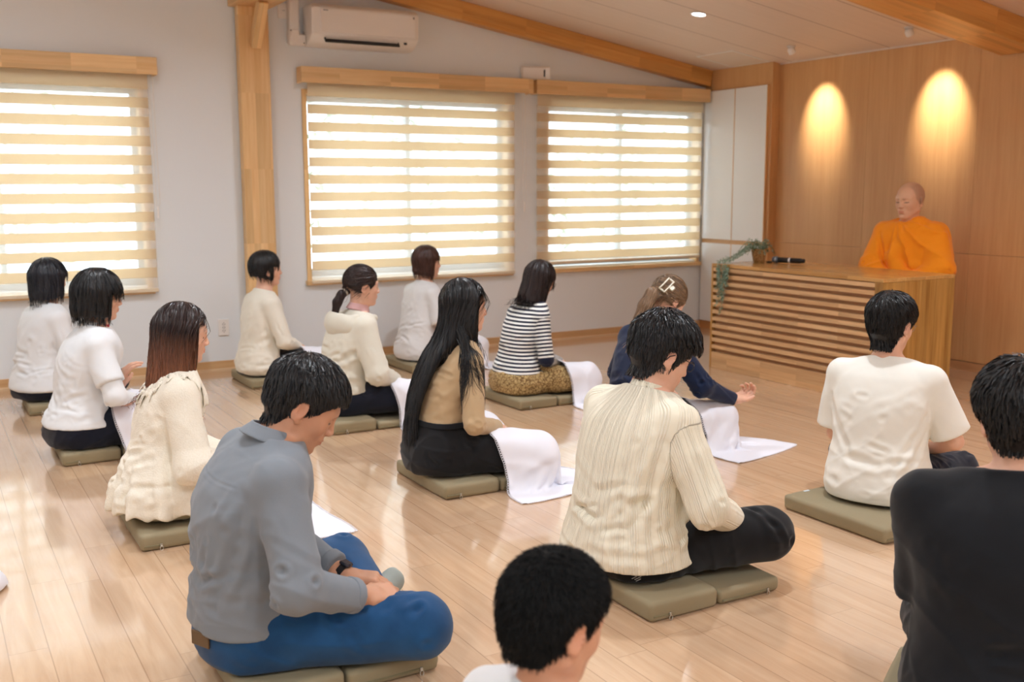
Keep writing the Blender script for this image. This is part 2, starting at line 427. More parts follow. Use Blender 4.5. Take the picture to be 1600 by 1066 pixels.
# windows: timber reveal, aluminium sliding sashes, glass
def glass_mat():
    m = bpy.data.materials.new('window_glass'); m.use_nodes = True; nt = m.node_tree; nt.nodes.clear()
    out = node(nt, 'ShaderNodeOutputMaterial'); mx = node(nt, 'ShaderNodeMixShader'); mx.inputs[0].default_value = 0.06
    t = node(nt, 'ShaderNodeBsdfTransparent'); t.inputs[0].default_value = (0.94, 0.97, 0.97, 1)
    g = node(nt, 'ShaderNodeBsdfGlossy'); g.inputs['Roughness'].default_value = 0.02
    nt.links.new(t.outputs[0], mx.inputs[1]); nt.links.new(g.outputs[0], mx.inputs[2]); nt.links.new(mx.outputs[0], out.inputs[0])
    return m
GLASS = glass_mat()
for i, (a, c) in enumerate(WINS):
    w = MB()
    t = 0.022; y0, y1 = WALL_Y-0.018, WALL_Y+0.15
    w.box((a-t, y0, WZ0-0.02), (a+0.012, y1, WZ1+0.02)); w.box((c-0.012, y0, WZ0-0.02), (c+t, y1, WZ1+0.02))
    w.box((a+0.012, y0, WZ1-0.012), (c-0.012, y1, WZ1+0.02))
    o = w.build('window_%d' % (i+1), PINE_Z); tag(o, kind='structure')
    s = MB().box((a-t-0.012, WALL_Y-0.045, WZ0-0.055), (c+t+0.012, WALL_Y+0.15, WZ0-0.018), 0.004).build('window_sill', PINE, o); s['kind'] = 'structure'
    mid = (a+c)/2+0.005
    f = MB(); yf = WALL_Y+0.09
    def sash(x0, x1, yy):
        f.box((x0, yy, WZ0), (x1, yy+0.03, WZ0+0.06)); f.box((x0, yy, WZ1-0.06), (x1, yy+0.03, WZ1-0.012))
        f.box((x0, yy, WZ0+0.06), (x0+0.04, yy+0.03, WZ1-0.06)); f.box((x1-0.04, yy, WZ0+0.06), (x1, yy+0.03, WZ1-0.06))
    sash(a+0.012, mid+0.02, yf+0.035); sash(mid-0.02, c-0.012, yf)
    q = f.build('window_frame', ALU, o); q['kind'] = 'structure'
    g = MB().box((a+0.05, yf+0.048, WZ0+0.05), (mid-0.02, yf+0.052, WZ1-0.05)); g.box((mid+0.02, yf+0.013, WZ0+0.05), (c-0.05, yf+0.017, WZ1-0.05))
    q = g.build('window_glass', GLASS, o); q['kind'] = 'structure'

# the overcast garden seen in the windows: a pale wall of foliage against the bright sky
def foliage_mat():
    m, nt, b = new_mat('garden_leaves'); setc(b, s2l(120, 150, 104), 0.7, 0.3)
    tc = node(nt, 'ShaderNodeTexCoord'); n = node(nt, 'ShaderNodeTexNoise'); n.inputs['Scale'].default_value = 2.2; n.inputs['Detail'].default_value = 6
    nt.links.new(tc.outputs['Object'], n.inputs['Vector'])
    out = mix_rgb(nt, n.outputs['Fac'], s2l(80, 112, 74), s2l(170, 190, 160))
    nt.links.new(out, b.inputs['Base Color']); return m
FOL = foliage_mat()
rng = np.random.default_rng(5)
gm = MB()
for i in range(2600):
    # leafy screen two metres outside the glass, sparse enough to let the sky through
    x = rng.uniform(-2.5, 9.5); z = rng.uniform(0.2, 2.1)+0.5*math.sin(x*1.7); y = 10.4+rng.uniform(0, 1.0)
    if z > 2.9: continue
    s = rng.uniform(0.03, 0.09); R = rot(rng.uniform(-1, 1), rng.uniform(-1, 1), rng.uniform(0, 6.3))
    q = np.array([[-s, 0, 0], [0, -s*0.45, 0.01], [s, 0, 0], [0, s*0.45, 0.01]])@R.T+[x, y, z]
    gm.add(q, [[0, 1, 2, 3]])
go = gm.build('garden_foliage', FOL); tag(go, 'pale green garden leaves seen blurred through the windows', 'foliage', kind='stuff')
tag(MB().box((-6, WALL_Y+0.25, -0.5), (14, 16, -0.35)).build('ground_outside', plain('outside_ground', s2l(200, 200, 195), 0.9)), kind='structure')

# daylight portals in the window openings
for i, (a, c) in enumerate(WINS):
    p = area_light('daylight_portal', ((a+c)/2, WALL_Y+0.2, (WZ0+WZ1)/2), c-a, 1, rot=(math.radians(-90), 0, 0), shape='RECTANGLE', size_y=WZ1-WZ0)
    p.data.cycles.is_portal = True

# ------------------------------------------------------------------ ceiling lamps
LAMP_ON = None
def emis(name, color, strength):
    m = bpy.data.materials.new(name); m.use_nodes = True; nt = m.node_tree; nt.nodes.clear()
    o_ = node(nt, 'ShaderNodeOutputMaterial'); e = node(nt, 'ShaderNodeEmission'); e.inputs[0].default_value = (*color, 1); e.inputs[1].default_value = strength
    nt.links.new(e.outputs[0], o_.inputs[0]); return m
LENS = emis('downlight_lens', (0.93, 0.97, 1.0), 9.0)
def downlight(x, y, label, power=DL_POWER if 'DL_POWER' in globals() else 40):
    z = ceil_z(x); t = empty('ceiling_downlight', (x, y, z)); t.rotation_euler = (0, SLOPE, 0)
    tag(t, label, 'ceiling light', 'recessed downlights in the board ceiling')
    MB().lathe([(0.062, 0.0), (0.066, -0.004), (0.06, -0.008), (0.052, -0.006), (0.05, 0.0)], n=32).build('trim_ring', WHITE_PL, t, True)
    MB().lathe([(0.0, -0.003), (0.03, -0.0035), (0.05, -0.003)], n=32).build('lens', LENS, t, True)
    if not power: return t
    l = area_light('downlight_light', (0, 0, -0.012), 0.1, power, (0.86, 0.93, 1.0), spread=math.radians(150)); l.parent = t
    return t
DLS = [(5.25, 6.26)]
downlight(5.25, 6.26, 'round white recessed downlight glowing in the sloping board ceiling', 0)
for x in (3.2, 0.9, -1.2):
    for y in (5.4, 3.0, -0.2, -1.6): downlight(x, y, 'round recessed downlight further along the board ceiling')
for y in (3.0, -0.2): downlight(5.25, y, 'round recessed downlight further along the board ceiling')

def spotlight(x, y, label, tx, tz):
    z = ceil_z(x); t = empty('ceiling_spotlight', (x, y, z)); tag(t, label, 'spotlight', 'eyeball spotlights aimed at the wood wall')
    MB().lathe([(0.0, 0.0), (0.034, 0.0), (0.036, -0.008), (0.03, -0.012)], n=24).build('ceiling_plate', WHITE_PL, t, True)
    d = np.array([tx-x, 0, tz-(z-0.03)]); d /= np.linalg.norm(d); ang = math.atan2(d[0], -d[2])
    R = rot(0, -ang, 0)
    MB().lathe([(0.0, 0.028), (0.016, 0.026), (0.028, 0.012), (0.03, -0.006), (0.03, -0.026), (0.026, -0.028), (0.024, -0.018)], n=24, M=mat4(R, (0, 0, -0.034))).build('spotlight_head', WHITE_PL, t, True)
    MB().lathe([(0.0, -0.019), (0.024, -0.019)], n=24, M=mat4(R, (0, 0, -0.034))).build('spotlight_lens', emis('spot_lens', (1.0, 0.8, 0.5), 20), t)
    ld = bpy.data.lights.new('spot_beam', 'SPOT'); ld.energy = SPOT_POWER if 'SPOT_POWER' in globals() else 30; ld.color = (1.0, 0.88, 0.68); ld.spot_size = math.radians(50); ld.spot_blend = 1.0; ld.shadow_soft_size = 0.02
    lo = bpy.data.objects.new('spot_beam', ld); COL.objects.link(lo); lo.parent = t
    lo.location = (d[0]*0.035, 0, -0.034+d[2]*0.035)
    lo.rotation_euler = Vector(d).to_track_quat('-Z', 'Y').to_euler()
    return t
spotlight(6.28, 6.33, 'small white ceiling spotlight beside the square access hatch', WOOD_X, 1.93)
spotlight(6.28, 5.18, 'small white ceiling spotlight close to the sloping rafter over the desk', WOOD_X, 1.93)

# ceiling access hatch
t = empty('access_hatch', (6.37, 7.125, ceil_z(6.37))); t.rotation_euler = (0, SLOPE, 0); tag(t, 'square ceiling access hatch with a thin white frame above the cabinets', 'access hatch')
f = MB(); a, c, w_ = 0.205, 0.225, 0.014
f.box((-a-w_, -c-w_, -0.004), (a+w_, -c, 0)).box((-a-w_, c, -0.004), (a+w_, c+w_, 0)).box((-a-w_, -c, -0.004), (-a, c, 0)).box((a, -c, -0.004), (a+w_, c, 0)).build('frame', WHITE_PL, t)
MB().box((-a, -c, -0.002), (a, c, 0.0)).build('hatch_panel', plain('hatch_board', s2l(226, 206, 188), 0.55), t)

# ------------------------------------------------------------------ timber frame
def slope_beam(name, x0, x1, y0, y1, drop, mat, label):
    n = math.hypot(x1-x0, (x1-x0)*0.156)
    o = MB().box((0, y0, -drop), (n, y1, -0.001), 0.004).build(name, mat); o.location = (x0, 0, ceil_z(x0)); o.rotation_euler = (0, SLOPE, 0)
    tag(o, label, 'beam'); return o
slope_beam('rafter_beam', 2.37, BOX_X+0.005, WALL_Y-0.10, WALL_Y, 0.15, RAFTER, 'orange pine rafter sloping down along the top of the window wall')
slope_beam('rafter_beam', 1.6, WOOD_X, 4.40, 4.71, 0.165, RAFTER, 'wide orange pine rafter crossing the ceiling above the monk')
o = MB().box((2.143, WALL_Y-0.10, 0), (2.367, WALL_Y-0.018, 2.66), 0.004).build('timber_post', PINE_Z); tag(o, 'tall laminated pine post standing on the floor between two windows', 'post')
o = MB().box((2.10, -2.6, 2.66), (2.40, WALL_Y, 2.90), 0.004).build('tie_beam', PINE_Y); tag(o, 'heavy pine beam resting on the top of the timber post', 'beam')
o = MB().box((-0.035, -0.04, 0), (0.035, 0.04, 0.36), 0.003).build('brace_strut', PINE_Z); o.location = (2.255, 7.62, 2.38); o.rotation_euler = (math.radians(38), 0, 0)
tag(o, 'short diagonal pine brace between the post and the heavy beam', 'brace')

# ------------------------------------------------------------------ combi blinds
def blind_mats():
    m = bpy.data.materials.new('blind_band'); m.use_nodes = True; nt = m.node_tree; nt.nodes.clear()
    out = node(nt, 'ShaderNodeOutputMaterial'); d = node(nt, 'ShaderNodeBsdfDiffuse'); t = node(nt, 'ShaderNodeBsdfTranslucent'); mx = node(nt, 'ShaderNodeMixShader')
    tc = node(nt, 'ShaderNodeTexCoord'); mp = node(nt, 'ShaderNodeMapping'); mp.inputs['Scale'].default_value = (60, 60, 900); nt.links.new(tc.outputs['Object'], mp.inputs[0])
    n = node(nt, 'ShaderNodeTexNoise'); n.inputs['Scale'].default_value = 1; nt.links.new(mp.outputs[0], n.inputs['Vector'])
    c = mix_rgb(nt, n.outputs['Fac'], s2l(248, 236, 214), s2l(240, 224, 198))
    nt.links.new(c, d.inputs[0]); nt.links.new(c, t.inputs[0]); mx.inputs[0].default_value = 0.60
    nt.links.new(d.outputs[0], mx.inputs[1]); nt.links.new(t.outputs[0], mx.inputs[2]); nt.links.new(mx.outputs[0], out.inputs[0])
    s = bpy.data.materials.new('blind_sheer'); s.use_nodes = True; nt = s.node_tree; nt.nodes.clear()
    out = node(nt, 'ShaderNodeOutputMaterial'); d = node(nt, 'ShaderNodeBsdfDiffuse'); t = node(nt, 'ShaderNodeBsdfTranslucent'); mx = node(nt, 'ShaderNodeMixShader'); mx2 = node(nt, 'ShaderNodeMixShader'); tr = node(nt, 'ShaderNodeBsdfTransparent')
    for q in (d, t): q.inputs[0].default_value = (*s2l(250, 240, 226), 1)
    nt.links.new(d.outputs[0], mx.inputs[1]); nt.links.new(t.outputs[0], mx.inputs[2]); mx.inputs[0].default_value = 0.5
    nt.links.new(tr.outputs[0], mx2.inputs[1]); nt.links.new(mx.outputs[0], mx2.inputs[2]); mx2.inputs[0].default_value = 0.36
    nt.links.new(mx2.outputs[0], out.inputs[0]); return m, s
BAND, SHEER = blind_mats()
CORD = plain('cord_white', s2l(232, 230, 226), 0.4)
def blind(x0, x1, zbot, label, vlabel, vx0, vx1, cord_x, endgrain=False):
    """zebra roller blind: cassette fabric, opaque and sheer bands in two layers, bottom rail, bead cord; its pine pelmet is a thing of its own"""
    t = empty('roller_blind', (x0, WALL_Y-0.05, zbot)); tag(t, label, 'blind', 'striped roller blinds over the windows')
    w = x1-x0; P = 0.1325; B = 0.072
    bands = MB(); sheer = MB(); y = 0.0
    top = 2.17-zbot
    bands.box((0, y-0.012, 2.045-zbot), (w, y-0.010, top))
    z = 1.987-zbot
    k = 0
    while z > 0.05:
        nx = 9; zb_ = max(z-B, 0.02)
        for i in range(8):   # gently uneven band edges
            pass
        bands.box((0, y-0.0015, zb_), (w, y+0.0015, z)); z -= P; k += 1
    sheer.box((0, y-0.0004, 0.02), (w, y+0.0004, 2.05-zbot))
    bands.build('fabric_bands', BAND, t); sheer.build('sheer_fabric', SHEER, t)
    MB().box((-0.004, -0.008, -0.008), (w+0.004, 0.034, 0.018), 0.004).build('bottom_rail', plain('rail_cream', s2l(226, 208, 180), 0.45), t, True)
    cx = cord_x-x0; c = MB()
    for s in (-1, 1):
        zz = np.linspace(2.16-zbot, 0.62 if zbot < 0.65 else 0.5, 12); c.tube(np.stack([cx+s*0.013+0.004*np.sin(zz*3), np.full(12, -0.03), zz], 1), 0.0022, 6)
    aa = np.linspace(0, math.pi, 9); zl = 0.62 if zbot < 0.65 else 0.5
    c.tube(np.stack([cx+0.013*np.cos(aa), np.full(9, -0.03), zl-0.02*np.sin(aa)], 1), 0.0022, 6)
    c.build('bead_cord', CORD, t, True)
    MB().box((cx-0.006, -0.036, zl-0.10), (cx+0.006, -0.024, zl-0.015), 0.003).build('cord_weight', WHITE_PL, t, True)
    p = empty('pelmet_box', (vx0, WALL_Y, 2.14)); tag(p, vlabel, 'pelmet', 'pine pelmets above the roller blinds')
    MB().box((0, -0.115, 0), (vx1-vx0, -0.095, 0.118), 0.002).build('front_board', PINE, p)
    MB().box((0, -0.094, 0), (0.02, 0, 0.118), 0.002).build('end_board', PINE_Y, p)
    MB().box((vx1-vx0-0.02, -0.094, 0), (vx1-vx0, 0, 0.118), 0.002).build('end_board', PINE_Y, p)
    MB().box((0.02, -0.094, 0.10), (vx1-vx0-0.02, 0, 0.118)).build('top_board', PINE, p)
blind(-0.52, 1.50, 0.625, 'striped beige roller blind on the window behind the two bobbed women', 'pine pelmet above the blind behind the two bobbed women', -0.56, 1.56, 1.522)
blind(2.66, 4.475, 0.625, 'striped beige roller blind on the window beneath the air conditioner', 'pine pelmet above the blind beneath the air conditioner', 2.60, 4.63, 4.555)
blind(4.70, 6.53, 0.69, 'striped beige roller blind on the window next to the white cabinets', 'pine pelmet butting against the white cabinets', 4.665, 6.57, 6.515)

# ------------------------------------------------------------------ corner cabinet
LAM = plain('cabinet_white', s2l(232, 230, 228), 0.35, 0.4)
t = empty('corner_cabinet', (BOX_X, (BOX_Y+WALL_Y)/2, 0)); tag(t, 'tall built-in corner cabinet with flat white doors and wood surround', 'cabinet')
VEN_P = VENEER
ym = (BOX_Y+WALL_Y)/2
MB().box((0, BOX_Y-ym, 0), (WOOD_X+0.02-BOX_X, WALL_Y-ym, 2.436), 0.001).build('carcass', VEN_P, t)
g = 0.004
def door(y0, y1, z0, z1):
    MB().box((-0.024, y0-ym+g, z0), (-0.002, y1-ym-g, z1), 0.0015).build('door', LAM, t)
    MB().box((-0.025, y0-ym+g-0.006, z0), (-0.001, y0-ym+g-0.0003, z1)).build('door_edging', plain('edging_wood', s2l(222, 176, 120), 0.4), t)
door(6.895, 7.31, 0.865, 2.24); door(7.31, 7.735, 0.865, 2.24); door(6.895, 7.31, 0.075, 0.825); door(7.31, 7.735, 0.075, 0.825)
MB().box((-0.012, BOX_Y-ym, 0), (0.0, WALL_Y-ym, 0.07)).build('plinth', wood('plinth_wood', s2l(196, 140, 90), s2l(180, 124, 76), 'Y', 1.0, rough=0.4), t)

# ------------------------------------------------------------------ slatted desk
DX0, DX1, DY0, DY1, DZ = 5.16, 5.84, 4.35, 5.94, 0.79
t = empty('reception_desk', (DX0, (DY0+DY1)/2, 0)); tag(t, 'long oak desk with a horizontally slatted front facing the seated people', 'desk')
cy = (DY0+DY1)/2; hl = (DY1-DY0)/2; dd = DX1-DX0
MB().box((0, -hl, DZ-0.024), (dd, hl, DZ), 0.002).build('desk_top', OAK_TOP, t)
MB().box((0, -hl, 0), (dd, -hl+0.03, DZ-0.0245), 0.001).build('end_panel', OAK_END, t)
MB().box((0, hl-0.02, 0), (dd, hl, DZ-0.0245), 0.001).build('end_panel', OAK_END, t)
MB().box((0.03, -hl+0.03, 0.0), (0.045, hl-0.02, DZ-0.0245)).build('back_board', DARKGAP, t)
MB().box((0.0, -hl+0.0305, 0), (0.029, hl-0.0205, 0.125), 0.001).build('kick_panel', OAK, t)
MB().box((0.0, -hl+0.0305, 0.1255), (0.029, -hl+0.062, DZ-0.0245)).build('stile', OAK_END, t)
for k in range(12):
    z0 = 0.1255+0.0237+k*0.0534
    if k == 11: z0 -= 0.004
    MB().box((0.0, -hl+0.0625, z0), (0.029, hl-0.0205, z0+0.0285), 0.001).build('slat', OAK, t)

# ------------------------------------------------------------------ air conditioner
t = empty('air_conditioner', (2.66, WALL_Y, 2.41)); tag(t, 'white wall-mounted air conditioner with pipe cover above the middle window', 'air conditioner')
H_, D_, W_ = 0.295, 0.225, 0.86
prof = [(-D_+0.0, H_-0.03), (-D_+0.03, H_), (0, H_), (0, 0.0), (-0.10, 0.0), (-D_+0.06, 0.03), (-D_+0.012, 0.075)]
# (y, z) outline, extruded along x; end caps bevelled by a second smaller outline
m1 = MB(); P2 = np.array(prof); c2 = P2.mean(0)
def ring(x, s): return np.array([[x, *(c2+(p-c2)*s)] for p in P2])
rings = [ring(0, 0.93), ring(0.018, 1.0), ring(W_-0.018, 1.0), ring(W_, 0.93)]; n = len(P2)
V = np.concatenate(rings); Q = [[i*n+j, i*n+(j+1) % n, (i+1)*n+(j+1) % n, (i+1)*n+j] for i in range(3) for j in range(n)]
T = [[0, j, j+1] for j in range(1, n-1)]+[[3*n, 3*n+j+1, 3*n+j] for j in range(1, n-1)]
m1.add(V, Q, T).build('housing', WHITE_PL, t, True)
MB().box((0.06, -D_-0.006, 0.085), (W_-0.03, -D_+0.004, H_-0.035), 0.004).build('front_panel', WHITE_PL, t, True)
R = rot(math.radians(-42), 0, 0)
MB().box((0.0, -0.006, -0.038), (0.60, 0.006, 0.03), M=mat4(R, (0.10, -D_+0.034, 0.050))).build('air_outlet', BLACK_PL, t)
MB().box((0.01, -0.012, -0.010), (0.59, -0.004, -0.004), 0.001, M=mat4(R, (0.10, -D_+0.034, 0.050))).build('louvre', WHITE_PL, t)
MB().box((0.0, -0.008, -0.012), (0.022, 0.002, 0.010), M=mat4(R, (0.745, -D_+0.034, 0.050))).build('display_window', plain('display_dark', (0.03, 0.03, 0.035), 0.2), t)
mk = MB()
for k, (dx, w_) in enumerate(((0, 0.007), (0.010, 0.005), (0.017, 0.005), (0.024, 0.004), (0.030, 0.005))): mk.box((0.085+dx, -D_-0.0075, H_-0.052), (0.085+dx+w_, -D_-0.0055, H_-0.045))
mk.build('maker_lettering', plain('lettering_blue_grey', s2l(70, 86, 108), 0.5), t)
MB().box((W_-0.052, -D_-0.0075, H_-0.062), (W_-0.046, -D_-0.0055, H_-0.05)).box((W_-0.044, -D_-0.0075, H_-0.066), (W_-0.040, -D_-0.0055, H_-0.046)).build('corner_mark', plain('mark_grey', s2l(90, 90, 95), 0.5), t)
# pipe cover going up the wall at the left end
MB().box((-0.125, -0.075, 0.10), (-0.045, -0.0, 0.62), 0.012).build('pipe_cover', WHITE_PL, t, True)
MB().box((-0.131, -0.082, 0.00), (-0.039, -0.0, 0.13), 0.022).box((-0.10, -0.080, 0.002), (0.004, -0.0, 0.088), 0.014).build('pipe_elbow', WHITE_PL, t, True)
for (x_, z_) in ((-0.118, 0.105), (-0.02, 0.018)): MB().lathe([(0, 0.002), (0.004, 0.0015), (0.005, 0)], n=10, M=mat4(rot(math.pi/2), (x_, -0.0825, z_))).build('screw', plain('screw_dark', (0.05, 0.05, 0.05), 0.4, metal=0.6), t)
o = empty('wall_socket', (2.50, WALL_Y, 2.66)); tag(o, 'white electrical outlet high on the wall between post and air conditioner', 'outlet')
MB().box((-0.03, -0.012, -0.055), (0.045, 0, 0.055), 0.003).build('cover_plate', WHITE_PL, o, True)
MB().box((0.004, -0.014, 0.002), (0.010, -0.0115, 0.006)).box((0.016, -0.014, 0.002), (0.022, -0.0115, 0.006)).build('socket_slot', BLACK_PL, o)

# low wall outlet
o = empty('wall_socket', (1.968, WALL_Y, 0.32)); tag(o, 'white double power outlet low on the wall left of the timber post', 'outlet')
MB().box((-0.040, -0.010, -0.062), (0.040, 0, 0.062), 0.003).build('cover_plate', WHITE_PL, o, True)
s_ = MB()
for dz in (-0.024, 0.0, 0.024):
    for dx in (-0.007, 0.007): s_.box((dx-0.0016, -0.0115, dz-0.005), (dx+0.0016, -0.0095, dz+0.005))
for dz in (-0.036, 0.012, 0.036, -0.012): s_.box((-0.002, -0.0115, dz-0.002), (0.002, -0.0095, dz+0.002))
s_.build('socket_slot', BLACK_PL, o)

# security sensor on the wall over the joint of the pelmets
o = empty('wall_sensor', (4.72, WALL_Y, 2.315)); tag(o, 'small white wall sensor with dark lens above the pelmet joint', 'sensor')
Rr = mat4(rot(0, 0, math.radians(-14)), (0, 0, 0))
MB().box((-0.15, -0.075, -0.058), (0.11, -0.02, 0.058), 0.014, M=Rr).build('housing', WHITE_PL, o, True)
MB().box((0.0, -0.03, -0.04), (-0.0+0.03, 0.0, 0.04)).build('bracket', WHITE_PL, o)
MB().box((0.046, -0.079, -0.030), (0.060, -0.073, 0.030), 0.003, M=Rr).build('sensor_lens', plain('lens_dark', (0.03, 0.04, 0.06), 0.15), o, True)
MB().box((0.066, -0.078, -0.048), (0.102, -0.074, 0.048), 0.001, M=Rr).build('side_cap', plain('cap_white', s2l(246, 246, 246), 0.3), o)

# ------------------------------------------------------------------ things on the desk
# microphone lying on the desk
o = empty('microphone', (5.56, 5.72, DZ), math.radians(-74)); tag(o, 'black wireless microphone with grey mesh head lying on the desk', 'microphone')
Mx = mat4(rot(0, math.radians(90), 0), (0, 0, 0.026))
MB().lathe([(0, -0.002), (0.012, 0.0), (0.021, 0.008), (0.026, 0.022), (0.026, 0.034), (0.022, 0.047), (0.020, 0.052)], n=28, M=Mx).build('mesh_head', plain('mic_mesh', s2l(112, 122, 138), 0.35, metal=0.7), o, True)
MB().lathe([(0.0265, 0.031), (0.0275, 0.033), (0.0275, 0.037), (0.0265, 0.039)], n=28, M=Mx).build('head_ring', plain('mic_ring', s2l(170, 172, 176), 0.3, metal=0.9), o, True)
MB().lathe([(0.020, 0.052), (0.021, 0.054), (0.0195, 0.10), (0.0185, 0.16), (0.019, 0.162), (0.019, 0.235), (0.016, 0.238), (0.015, 0.262), (0.0, 0.264)], n=28, M=Mx).build('handle', BLACK_PL, o, True)
MB().lathe([(0.0195, 0.138), (0.0198, 0.139), (0.0196, 0.152), (0.019, 0.153)], n=28, M=Mx).build('white_band', plain('band_white', s2l(235, 235, 235), 0.4), o, True)
MB().box((-0.045, -0.012, 0), (-0.004, 0.012, 0.012), 0.003).build('stand_foot', BLACK_PL, o, True)

# trailing plant in a woven pot
def leaf_mat():
    m, nt, b = new_mat('trailing_leaf'); setc(b, s2l(110, 140, 118), 0.55, 0.3)
    oi = node(nt, 'ShaderNodeNewGeometry'); c = mix_rgb(nt, oi.outputs['Random Per Island'], s2l(86, 118, 92), s2l(176, 198, 178))
    nt.links.new(c, b.inputs['Base Color']); return m
def pot_mat():
    m, nt, b = new_mat('woven_pot'); setc(b, s2l(176, 134, 84), 0.8, 0.2)
    tc = node(nt, 'ShaderNodeTexCoord'); v = node(nt, 'ShaderNodeTexVoronoi'); v.inputs['Scale'].default_value = 90; nt.links.new(tc.outputs['Object'], v.inputs['Vector'])
    c = mix_rgb(nt, v.outputs['Distance'], s2l(120, 84, 44), s2l(196, 156, 104)); nt.links.new(c, b.inputs['Base Color'])
    bp = node(nt, 'ShaderNodeBump'); bp.inputs['Strength'].default_value = 0.6; bp.inputs['Distance'].default_value = 0.004; nt.links.new(v.outputs['Distance'], bp.inputs['Height']); nt.links.new(bp.outputs[0], b.inputs['Normal'])
    return m
o = empty('potted_plant', (5.50, 5.80, DZ)); tag(o, 'small trailing plant in a woven brown pot hanging over the desk corner', 'plant')
MB().lathe([(0, 0.001), (0.036, 0.001), (0.042, 0.006), (0.052, 0.055), (0.058, 0.10), (0.055, 0.104), (0.049, 0.09), (0.0, 0.085)], n=28).build('pot', pot_mat(), o, True)
MB().lathe([(0, 0.09), (0.03, 0.094), (0.049, 0.088)], n=20).build('soil', plain('soil_dark', s2l(60, 44, 30), 0.9), o)
rng = np.random.default_rng(11)
stems = MB(); leaves = MB()
def leaf(p, s, R):
    q = np.array([[0, 0, 0], [0.4, -0.28, 0.06], [0.85, -0.2, 0.02], [1.1, 0, -0.06], [0.85, 0.2, 0.02], [0.4, 0.28, 0.06]])*s
    q = q@R.T+p; leaves.add(q, [[0, 1, 2, 3], [0, 3, 4, 5]])
for i in range(46):   # crown of short sprigs, leaning to the front left
    a = rng.uniform(0, 6.28); l = rng.uniform(0.05, 0.12); up = rng.uniform(0.02, 0.10)
    tt = np.linspace(0, 1, 7)[:, None]
    d = np.array([math.cos(a)*l-0.035, math.sin(a)*l, 0]); p0 = np.array([math.cos(a)*0.03, math.sin(a)*0.03, 0.09])
    pts = p0+d*tt+np.array([0, 0, 1])*(up*4*tt*(1-tt)*0.8+up*0.25*tt-0.03*tt**2*(l/0.1))
    stems.tube(pts, 0.0012, 4, False)
    for p in pts[1:]:
        for s in range(3): leaf(p, rng.uniform(0.010, 0.017), rot(rng.uniform(-0.7, 0.7), rng.uniform(-0.8, 0.5), rng.uniform(0, 6.28)))
for (ex, ey, drop, ph) in ((-0.352, 0.015, 0.36, 0.2), (-0.36, 0.03, 0.30, 1.3), (-0.355, 0.045, 0.18, 2.2), (-0.352, -0.01, 0.22, 3.0), (-0.354, -0.045, 0.15, 4.0), (-0.362, -0.03, 0.26, 5.0), (-0.358, -0.06, 0.09, 5.6)):
    # runners trail over the desk top, then hang down the slatted front
    path = [np.array([-0.02, 0, 0.10]), np.array([-0.09, ey*0.3, 0.125]), np.array([-0.18, ey*0.6, 0.075]), np.array([-0.27, ey*0.8, 0.04]), np.array([ex+0.005, ey, 0.02])]
    for q in np.linspace(0.02, drop, 10): path.append(np.array([ex-0.006*math.sin(ph+q*20), ey+0.012*math.sin(ph*2+q*14), 0.0-q]))
    path = np.array(path); tt = np.linspace(0, len(path)-1, 60); pts = np.stack([np.interp(tt, np.arange(len(path)), path[:, k]) for k in range(3)], 1)
    stems.tube(pts, 0.0011, 4, False)
    for p in pts[3:]:
        for s in range(3):
            off = rng.normal(0, 0.008, 3); off[0] = -abs(off[0]); off[2] = abs(off[2])*(1 if p[2] > 0 else -0.3)
            leaf(p+off, rng.uniform(0.009, 0.016), rot(rng.uniform(-0.9, 0.9), rng.uniform(0.1, 1.3), rng.uniform(2.0, 4.3)))
stems.build('stems', plain('stem_green', s2l(110, 120, 80), 0.6), o, True)
leaves.build('leaves', leaf_mat(), o)
# ------------------------------------------------------------------ sculpting: distance fields meshed into smooth surfaces
f32 = np.float32
def A3(*v): return np.array(v if len(v) > 1 else v[0], f32)
def smin(a, b, k):
    h = np.clip(0.5+0.5*(b-a)/k, 0, 1); return b+(a-b)*h-k*h*(1-h)
def smax(a, b, k): return -smin(-a, -b, k)
def cap(P, a, b, ra, rb=None):
    rb = ra if rb is None else rb
    a = A3(a); b = A3(b); ba = b-a; pa = P-a
    t = np.clip((pa@ba)/max(float(ba@ba), 1e-9), 0, 1)
    d = pa-t[:, None]*ba
    return np.sqrt(np.einsum('ij,ij->i', d, d))-(ra+(rb-ra)*t)
def ell(P, c, r, R=None):
    q = P-A3(c)
    if R is not None: q = q@np.asarray(R, f32)
    r = A3(r); a = q/r; k0 = np.sqrt(np.einsum('ij,ij->i', a, a)); b = a/r; k1 = np.sqrt(np.einsum('ij,ij->i', b, b))+1e-9
    return k0*(k0-1)/k1
def boxd(P, c, h, r, R=None):
    q = P-A3(c)
    if R is not None: q = q@np.asarray(R, f32)
    q = np.abs(q)-(A3(h)-r)
    return np.sqrt((np.maximum(q, 0)**2).sum(1))+np.minimum(q.max(1), 0)-r
def within(P, c, rad, fn, margin=0.05):
    """evaluate fn only near c; elsewhere a safe lower bound"""
    q = P-A3(c); d = np.sqrt(np.einsum('ij,ij->i', q, q))
    out = (d-rad+margin).astype(f32); m = d < rad
    out = np.maximum(out, margin)
    if m.any(): out[m] = fn(P[m])
    return out
def chain(P, pts, rs, k=0.0):
    d = None
    for i in range(len(pts)-1):
        c = cap(P, pts[i], pts[i+1], rs[i], rs[i+1])
        d = c if d is None else (smin(d, c, k) if k > 0 else np.minimum(d, c))
    return d

